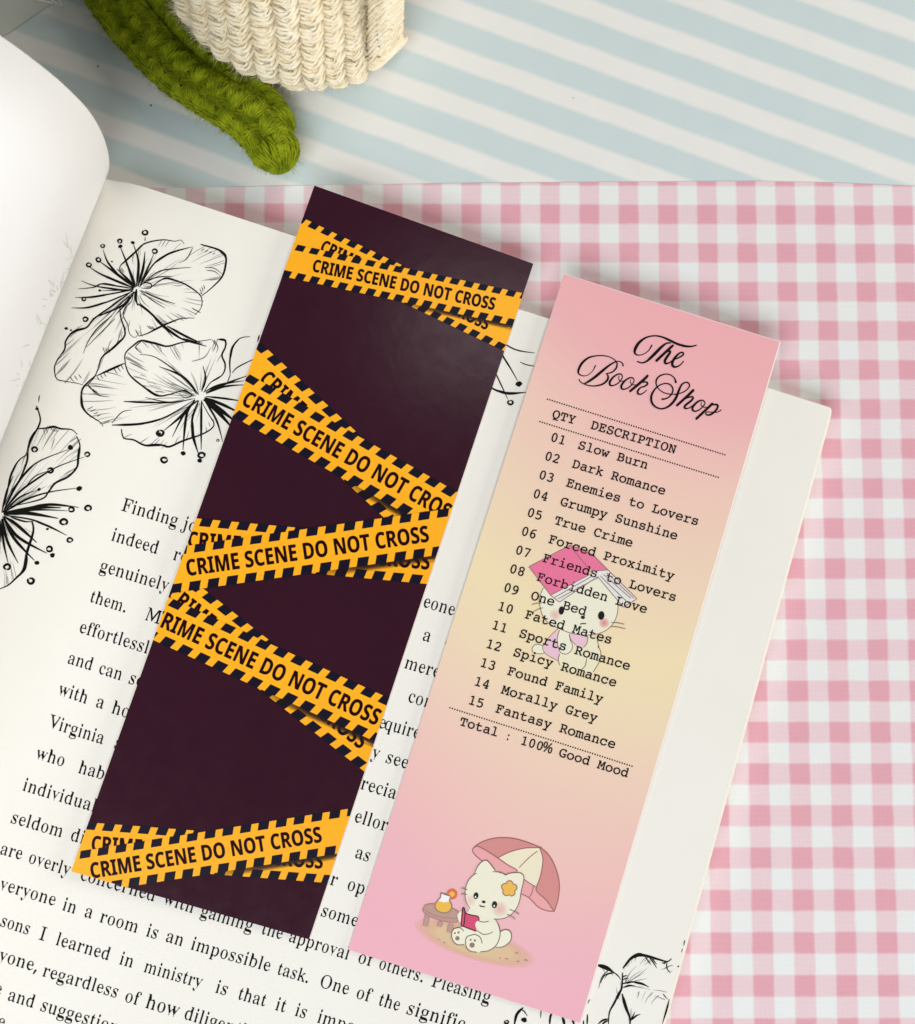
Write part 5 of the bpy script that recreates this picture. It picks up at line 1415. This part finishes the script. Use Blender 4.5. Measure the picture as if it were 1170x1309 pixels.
# ------------------------------------------------------------------ crochet
class Yarn:
    """Collects plied strands and loose fibres as tubes in one mesh."""

    def __init__(self, seed):
        self.v, self.f = [], []
        self.r = random.Random(seed)

    def tube(self, P, r, sides=5, taper=False):
        n = len(P)
        base = len(self.v)
        up = Vector((0.3, 0.2, 1)).normalized()
        for i, p in enumerate(P):
            t = (P[min(n - 1, i + 1)] - P[max(0, i - 1)])
            t = t.normalized() if t.length > 1e-9 else Vector((1, 0, 0))
            a = t.cross(up)
            a = a.normalized() if a.length > 1e-6 else t.orthogonal().normalized()
            b = t.cross(a)
            rr = r * (1 - 0.75 * i / (n - 1)) if taper else r
            for k in range(sides):
                q = 2 * math.pi * k / sides
                self.v.append(p + a * (rr * math.cos(q)) + b * (rr * math.sin(q)))
        for i in range(n - 1):
            for k in range(sides):
                k2 = (k + 1) % sides
                self.f.append((base + i * sides + k, base + i * sides + k2, base + (i + 1) * sides + k2, base + (i + 1) * sides + k))
        if not taper:
            self.f.append(tuple(base + k for k in reversed(range(sides))))
            self.f.append(tuple(base + (n - 1) * sides + k for k in range(sides)))

    def strand(self, ctrl, r, plies=5, twist=1.6, ply=0.5, flat=1.0):
        """ctrl: control points; plies wound round the line they make."""
        P = [Vector(p) for p in catmull([tuple(c) for c in ctrl], 0.55)]
        n = len(P)
        ph0 = self.r.uniform(0, 6.28)
        up = Vector((0.1, 0.2, 1)).normalized()
        lines = [[] for _ in range(plies)]
        for i, p in enumerate(P):
            t = (P[min(n - 1, i + 1)] - P[max(0, i - 1)]).normalized()
            a = t.cross(up)
            a = a.normalized() if a.length > 1e-6 else t.orthogonal().normalized()
            b = a.cross(t)
            for k in range(plies):
                q = ph0 + 2 * math.pi * k / plies + twist * i * 0.55
                o = r * (1 - ply * 0.55)
                lines[k].append(p + a * (o * math.cos(q) * flat) + b * (o * math.sin(q)))
        for L in lines:
            self.tube(L, r * ply * self.r.uniform(0.85, 1.1), 5)

    def fuzz(self, p, nrm, tan, length, r=0.028, lift=0.45):
        R = self.r
        d = (tan * R.uniform(-1, 1) + tan.cross(nrm) * R.uniform(-1, 1) + nrm * R.uniform(0.05, lift)).normalized()
        c = Vector((R.uniform(-1, 1), R.uniform(-1, 1), R.uniform(-0.6, 0.6))) * 0.55
        P = [p + d * (length * s) + c * (length * s * s) for s in (0, 0.3, 0.62, 1.0)]
        self.tube(P, r, 3, True)

    def build(self, name, mat, parent):
        return mesh_obj(name, self.v, self.f, mat, parent, smooth=True)


def yarn_material(name, c1, c2, fuzz=0.35, sss=0.0):
    n = N(name)
    f = n.math('MULTIPLY_ADD', n.noise(430, 4), 2.4, -0.7, clamp=True)
    n.base(n.mix(f, lin(*c1), lin(*c2)), 0.85, 0.15)
    n.bsdf.inputs['Sheen Weight'].default_value = fuzz
    n.bsdf.inputs['Sheen Roughness'].default_value = 0.5
    n.bsdf.inputs['Sheen Tint'].default_value = lin(*c2)
    n.bsdf.inputs['Subsurface Weight'].default_value = sss
    n.bsdf.inputs['Subsurface Radius'].default_value = (1.0, 0.8, 0.5)
    n.bsdf.inputs['Subsurface Scale'].default_value = 0.0022
    return n.m


def frames(path):
    """Arc-length frames along a smoothed 3-D path."""
    P = [Vector(p) for p in catmull(path, 0.8)]
    s = [0.0]
    for a, b in zip(P, P[1:]):
        s.append(s[-1] + (b - a).length)

    def at_s(q):
        q = max(0.0, min(s[-1], q))
        for i in range(len(s) - 1):
            if s[i + 1] >= q:
                break
        t = (q - s[i]) / max(1e-9, s[i + 1] - s[i])
        p = P[i].lerp(P[i + 1], t)
        a, b = P[max(0, i - 1)], P[min(len(P) - 1, i + 2)]
        tan = (b - a).normalized()
        side = tan.cross(Vector((0, 0, 1))).normalized()     # right of the direction of travel
        nrm = side.cross(tan).normalized()
        return p, tan, side, nrm
    return at_s, s[-1]


def crochet_strip(root, name, pts, rad, zc, mat, fmat, seed, pitch=4.7, fuzz_n=15000, mirror=1):
    """A crocheted cord: fans of yarn loops between two chain edges, with pits where the hook went through."""
    path = []
    for (x, y), z in zip(pts, zc):
        p = at(x, y, z)
        path.append((p.x, p.y, p.z))
    fr, L = frames(path)
    Y = Yarn(seed)
    R = Y.r

    def rad_at(s):
        e = max(0.02, min(1.0, (L - s) / (rad * 1.25)))
        return rad * math.sqrt(max(0.05, 1 - (1 - e) ** 2)) * (1 + 0.04 * math.sin(s * 1.9 + seed))

    def sp(s, th, k=1.0):
        """Point on the cord: th measured from the top towards the side."""
        p, t, sd, nm = fr(s)
        r = rad_at(s) * k
        over = max(0.0, s - L + 0.01)
        q = p + sd * (r * 1.08 * math.sin(th)) + nm * (r * 0.92 * math.cos(th))
        return q, (sd * math.sin(th) + nm * math.cos(th)), t
    # core
    core = []
    n = int(L / 1.2)
    for i in range(n + 1):
        s = (L - 2.6) * i / n
        core.append([sp(s, 2 * math.pi * k / 14, 0.5)[0] for k in range(14)])
    V = [v for ring in core for v in ring]
    F = []
    for i in range(n):
        for k in range(14):
            F.append((i * 14 + k, i * 14 + (k + 1) % 14, (i + 1) * 14 + (k + 1) % 14, (i + 1) * 14 + k))
    b0 = len(Y.v)
    Y.v += V
    Y.f += [tuple(b0 + i for i in f) for f in F]
    Y.f.append(tuple(b0 + n * 14 + k for k in range(14)))
    m = mirror
    s = -1.0
    i = 0
    while s < L - 1.0:
        pit = 0.28 * m + R.uniform(-0.08, 0.08)
        # fan to the outer edge
        for k in range(9):
            a = (k - 4) / 4.0
            e = s + a * pitch * 0.62
            th1 = -1.75 * m
            mid = (-0.55 + R.uniform(-.12, .12)) * m
            c = [sp(s + a * 0.7, pit + R.uniform(-.06, .06), 0.62)[0], sp(s + a * pitch * 0.30, (pit + mid) / 2, 1.05 + R.uniform(-.03, .06))[0],
                 sp(s + a * pitch * 0.5, mid, 1.09 + R.uniform(-.05, .05))[0], sp(e + R.uniform(-.3, .3), -1.2 * m, 1.03)[0], sp(e, th1, 0.95)[0]]
            Y.strand([tuple(v) for v in c], R.uniform(0.4, 0.56), 4, 1.3, 0.52)
        # fan to the ridge
        for k in range(7):
            a = (k - 3) / 3.0
            c = [sp(s + a * 0.6, pit + R.uniform(-.06, .06), 0.62)[0], sp(s + a * pitch * 0.34, pit + 0.33 * m, 1.06)[0], sp(s + a * pitch * 0.55 + 0.6, 0.92 * m, 1.08)[0],
                 sp(s + a * pitch * 0.6 + 1.0, 1.25 * m, 0.95)[0]]
            Y.strand([tuple(v) for v in c], R.uniform(0.38, 0.52), 4, 1.3, 0.52)
        # chain links along the ridge
        for a, o in ((0.0, 0.0), (pitch / 2, 0.1)):
            c = [sp(s + a - 1.2, 0.85 * m, 1.02)[0], sp(s + a + 0.4, 0.98 * m, 1.16)[0], sp(s + a + 2.2, 1.16 * m, 1.14)[0], sp(s + a + 3.4, 1.32 * m, 0.98)[0]]
            Y.strand([tuple(v) for v in c], 0.6, 4, 1.2, 0.5)
            c = [sp(s + a - 1.0, 1.5 * m, 0.98)[0], sp(s + a + 0.6, 1.38 * m, 1.12)[0], sp(s + a + 2.0, 1.2 * m, 1.12)[0], sp(s + a + 3.0, 1.05 * m, 0.98)[0]]
            Y.strand([tuple(v) for v in c], 0.55, 4, 1.2, 0.5)
        s += pitch * R.uniform(0.92, 1.08)
        i += 1
    # inner yarns seen through the pits, and loops closing the tip
    for k in range(9):
        th = (-1.4 + k * 0.34) * m
        c = [tuple(sp((L - 1.0) * j / 24, th + 0.12 * math.sin(j * 1.7 + k), 0.62)[0]) for j in range(25)]
        Y.strand(c, 0.75, 4, 1.1, 0.52)
    for k in range(13):
        th = -1.9 + k * 0.32
        p, t, sd, nm = fr(L)
        tip = p + t * 0.35 + (sd * math.sin(th) + nm * math.cos(th)) * R.uniform(0.0, 0.9)
        c = [sp(L - 6.0, th * 0.9, 1.0)[0], sp(L - 3.4, th, 1.08)[0], sp(L - 1.2, th + 0.1, 1.06)[0], tip, sp(L - 1.0, th + 2.2, 0.9)[0]]
        Y.strand([tuple(v) for v in c], 0.62, 4, 1.1, 0.52)
    # outer edge: two long lines of yarn
    for th in (-1.25, -1.62, -2.0):
        c = [tuple(sp(L * j / 24, (th + 0.06 * math.sin(j * 2.1)) * m, 1.02)[0]) for j in range(25)]
        Y.strand(c, 0.68, 4, 0.9, 0.52)
    Y.build('stitches', mat, root)
    Z = Yarn(seed + 5)
    for _ in range(fuzz_n):
        th = R.uniform(-2.0, 1.8) * m
        p, nm, t = sp(R.uniform(0, L), th, R.uniform(0.98, 1.12))
        Z.fuzz(p, nm, t, R.uniform(0.6, 1.9) * (1.3 if abs(th) > 1.2 else 0.8), 0.042)
    Z.build('yarn_fuzz', fmat, root)


def build_flower():
    g1 = yarn_material('green_yarn', (88, 104, 4), (154, 164, 22), 0.15)
    g2 = yarn_material('green_fibre', (112, 130, 8), (170, 180, 38), 0.1)
    cf = yarn_material('cream_fibre', (252, 238, 204), (255, 248, 226), 0.1)
    cr = yarn_material('cream_yarn', (247, 230, 194), (255, 246, 224), 0.1, 0.0)
    c = at(320, 40, 0)
    root = empty('crochet_flower', (c.x, c.y, 0))
    tag(root, 'crocheted flower with ribbed cream petals and green leaf lying on striped paper', 'crochet flower')
    leaf = empty_child('leaf', root)
    crochet_strip(leaf, 'leaf', [(60, -150), (100, -70), (143, -2), (181, 47), (226, 92), (278, 127), (322, 156), (350, 190), (357, 217)],
                  4.25, [7, 6.5, 6, 5.6, 5.3, 5.2, 5.1, 5.0, 5.0], g1, g2, 3)
    rim = empty_child('leaf', root)
    crochet_strip(rim, 'leaf', [(130, -150), (170, -70), (208, 0), (247, 48), (291, 90), (330, 127), (357, 164), (362, 176)],
                  3.2, [5, 4.5, 4, 3.7, 3.5, 3.4, 3.3, 3.3], g1, g2, 8, fuzz_n=8000, mirror=-1)

    # cream petals: ribs of stacked loops bulging up from the table
    petal = empty_child('petal', root)
    Y = Yarn(21)
    R = Y.r
    Z = Yarn(22)
    #       foot (px)      head (px)     half width  height at foot / crest
    ribs = [((240, 12), (205, -190), 2.1, 15, 27), ((262, 38), (232, -190), 2.1, 14.5, 28), ((285, 58), (258, -190), 2.2, 13, 29),
            ((312, 74), (287, -190), 2.4, 11.5, 30), ((343, 84), (320, -190), 2.5, 10, 30), ((373, 95), (352, -190), 2.4, 8.5, 30),
            ((401, 96), (383, -190), 2.3, 8, 29), ((427, 92), (412, -190), 2.2, 7, 27), ((452, 86), (440, -190), 2.2, 6, 25)]

    def bulge(t, z0, z1):
        return z0 + (z1 - z0) * math.sin(min(1.0, t) * math.pi / 2) ** 0.9

    def rib_pt(rib, t):
        (x0, y0), (x1, y1), hw, z0, z1 = rib
        x, y = x0 + (x1 - x0) * t, y0 + (y1 - y0) * t
        return at(x, y, bulge(t * 1.25, z0, z1))
    # underlying body so that nothing shows through
    V, F = [], []
    rows = 26
    edge = [((226, -8), (180, -190), 0, 14, 20)] + ribs + [((480, 72), (476, -190), 0, 5, 22), ((492, 48), (494, -190), 0, 4, 14)]
    for rib in edge:
        for j in range(rows + 1):
            t = j / rows
            p = rib_pt(rib, t)
            V.append((p.x, p.y, max(0.4, p.z - 1.3)))
    m = len(edge)
    for i in range(m - 1):
        for j in range(rows):
            a = i * (rows + 1) + j
            F.append((a, a + rows + 1, a + rows + 2, a + 1))
    b0 = len(Y.v)
    Y.v += [Vector(v) for v in V]
    Y.f += F
    # curled-under rim of the body reaching the table
    for i, rib in enumerate(edge):
        p = rib_pt(rib, 0)
        V.append((p.x + 4, p.y + 9, 0.6))
    Y.v += [Vector(v) for v in V[-m:]]
    for i in range(m - 1):
        Y.f.append((b0 + i * (rows + 1), b0 + m * (rows + 1) + i, b0 + m * (rows + 1) + i + 1, b0 + (i + 1) * (rows + 1)))
    for ri, rib in enumerate(ribs):
        hw = rib[2]
        length = (rib_pt(rib, 1) - rib_pt(rib, 0)).length
        n = int(length / 1.55)
        for j in range(n + 1):
            t = j / n + R.uniform(-.004, .004)
            p = rib_pt(rib, max(0, t))
            q = rib_pt(rib, max(0, t) + 0.02)
            ax = (q - p).normalized()
            sd = ax.cross(Vector((0, 0, 1))).normalized()
            nm = sd.cross(ax).normalized()
            w = hw * R.uniform(0.94, 1.06)
            sk = 0.95 + R.uniform(-.2, .2)
            for h in (0, 1):      # two legs of one loop, meeting off the middle of the rib
                sg = 1 if h == 0 else -1
                o = R.uniform(-.25, .25) * w + 0.25 * w
                lean = sk * (1.25 if h == 0 else 0.8)
                ctrl = [p + sd * sg * w * 1.02 + nm * -1.4 + ax * lean, p + sd * sg * w * 0.86 + nm * (hw * 0.35) + ax * lean * 0.7,
                        p + sd * (sg * w * 0.42 + o * 0.4) + nm * (hw * 0.98) + ax * lean * 0.1, p + sd * (o * 0.7) + nm * (hw * 0.95) - ax * lean * 0.45,
                        p + sd * (o - sg * 0.5) + nm * (hw * 0.45) - ax * lean * 0.9]
                ctrl = [v + Vector((R.uniform(-.22, .22), R.uniform(-.22, .22), R.uniform(-.18, .18))) for v in ctrl]
                Y.strand([tuple(v) for v in ctrl], 0.78 * R.uniform(0.85, 1.15), 4, 0.6, 0.54)
            for _ in range(150):
                a = R.uniform(-1.4, 1.4)
                nn = (sd * math.sin(a) + nm * math.cos(a)).normalized()
                Z.fuzz(p + sd * (w * 1.08 * math.sin(a)) + nm * (hw * 1.0 * math.cos(a)) + ax * R.uniform(-1, 1), nn, sd, R.uniform(0.8, 2.3), 0.045, 0.3)
        # closing stitch at the foot
        p = rib_pt(rib, 0)
        for k in range(3):
            q = p + Vector((R.uniform(-.4, .4), R.uniform(-.6, .2), -1.0 - 1.6 * k))
            Y.strand([tuple(q + Vector((-hw, 0.9, -0.3))), tuple(q + Vector((-hw * .5, -0.5, 0.3))), tuple(q + Vector((hw * .5, -0.6, 0.2))),
                      tuple(q + Vector((hw, 0.8, -0.2)))], 0.75, 5, 0.8, 0.46)
            for _ in range(30):
                Z.fuzz(q + Vector((R.uniform(-hw, hw), -0.8, 0)), Vector((0, -1, 0.2)), Vector((1, 0, 0)), R.uniform(0.8, 2.2), 0.04)
    Y.build('ribbed_stitches', cr, petal)
    Z.build('yarn_fuzz', cf, petal)

    # the folded-over petal on the right: strands running down it
    fold = empty_child('folded_petal', root)
    Y = Yarn(31)
    R = Y.r
    Z = Yarn(32)
    V, F = [], []

    def fp(u, t):
        xl = 470 - 6 * t + 8 * math.sin(t * 3) - 10 * max(0, t - .3)
        xr = 511 + 3 * math.sin(t * 2.4)
        foot = 80 - 38 * (abs(u - 0.1)) ** 1.2
        y = foot + (-190 - foot) * t
        x = xl + (xr - xl) * u
        z = 4.5 + 19 * math.sin(min(1, t * 1.3) * math.pi / 2) + 6.5 * math.sin(math.pi * (0.08 + 0.84 * u)) * min(1, 0.35 + t * 5)
        return at(x, y, z)
    for i in range(9):
        for j in range(25):
            p = fp(i / 8, j / 24)
            V.append(Vector((p.x, p.y, max(0.5, p.z - 1.0))))
    for i in range(8):
        for j in range(24):
            a = i * 25 + j
            F.append((a, a + 25, a + 26, a + 1))
    Y.v, Y.f = V, F
    for k in range(40):
        t = k / 40
        for u0, lean in ((0.0, 0.05), (0.30, -0.04), (0.62, 0.05)):      # short slanting stitches, like the ribs
            ctrl = [tuple(fp(min(1, u0 + d), max(0, t + lean * (d - 0.2) + R.uniform(-.006, .006))) + Vector((0, 0, h)))
                    for d, h in ((0, -0.7), (0.1, 0.25), (0.2, 0.5), (0.3, 0.2), (0.4, -0.7))]
            Y.strand(ctrl, 0.8 * R.uniform(.85, 1.15), 4, 0.7, 0.54)
    for k in range(12):      # rounded foot of the fold
        p = fp(k / 11, 0)
        ctrl = [tuple(p + Vector((-1.1, 0.8, -0.4))), tuple(p + Vector((-0.4, -0.6, -0.2))), tuple(p + Vector((0.5, -0.6, -0.9))), tuple(p + Vector((1.0, 0.6, -1.8)))]
        Y.strand(ctrl, 0.8, 4, 0.7, 0.54)
    for _ in range(4200):
        u, t = R.random(), R.random() ** 1.6
        p = fp(u, t)
        Z.fuzz(Vector(p) + Vector((0, 0, 0.3)), Vector((u - .5, -0.3 if t < .05 else 0, 1)).normalized(), Vector((0, 1, 0)), R.uniform(0.8, 2.0), 0.04)
    Y.build('loose_stitches', cr, fold)
    Z.build('yarn_fuzz', cf, fold)


def empty_child(name, parent):
    o = bpy.data.objects.new(name, None)
    o.empty_display_size = 0.005
    COL.objects.link(o)
    o.parent = parent
    return o


build_flower()


# ------------------------------------------------------------------ a corner of clear wrapping film
def build_wrapper():
    n = N('clear_film')
    n.base(lin(238, 240, 232), 0.1, 0.6)
    n.bsdf.inputs['Transmission Weight'].default_value = 0.0
    n.bsdf.inputs['Alpha'].default_value = 0.42
    nu, nv = 20, 14
    V, F = [], []
    A = [at(-60, 62, 1.2), at(8, 43, 0.6), at(72, -3, 1.0), at(120, -60, 1.5)]
    for j in range(nv + 1):
        for i in range(nu + 1):
            u, v = i / nu, j / nv
            k = u * 3
            q = min(2, int(k))
            p = A[q].lerp(A[q + 1], k - q)
            b = p + Vector((-34, 26, 0))
            p = p.lerp(b, v)
            z = 0.5 + 5.5 * (v ** 0.7) * (0.6 + 0.4 * math.sin(u * 9 + v * 3)) + 0.5 * noise.noise(Vector((u * 5, v * 5, 3)))
            V.append((p.x, p.y, max(0.35, z)))
    m = len(V)
    V += [(x, y, z - 0.05) for x, y, z in V]
    for j in range(nv):
        for i in range(nu):
            a = j * (nu + 1) + i
            F.append((a, a + 1, a + nu + 2, a + nu + 1))
            F.append((m + a, m + a + nu + 1, m + a + nu + 2, m + a + 1))
    p = at(20, 5, 0)
    root = empty('film_wrapper', (p.x, p.y, 0))
    tag(root, 'corner of clear plastic film with highlights painted along its creases beside the green leaf', 'plastic film')
    mesh_obj('film_sheet', V, F, n.m, root, smooth=True)
    g = N('film_highlight')  # opaque near-white tubes stand in for the highlights along the film's creases
    g.base(lin(245, 246, 244), 0.1, 0.6)
    Y = Yarn(2)
    for pts in (((42, -2, 3.5), (56, 1, 4.5), (68, 4, 4.0)), ((74, -6, 4.8), (77, 2, 4.2), (81, 10, 2.4)), ((66, 0, 4.4), (73, 4, 3.6), (79, 9, 2.6))):
        Y.tube([Vector(v) for v in catmull([tuple(at(*q)) for q in pts], 0.5)], 0.16, 5)
    Y.build('crease_highlight', g.m, root)


build_wrapper()
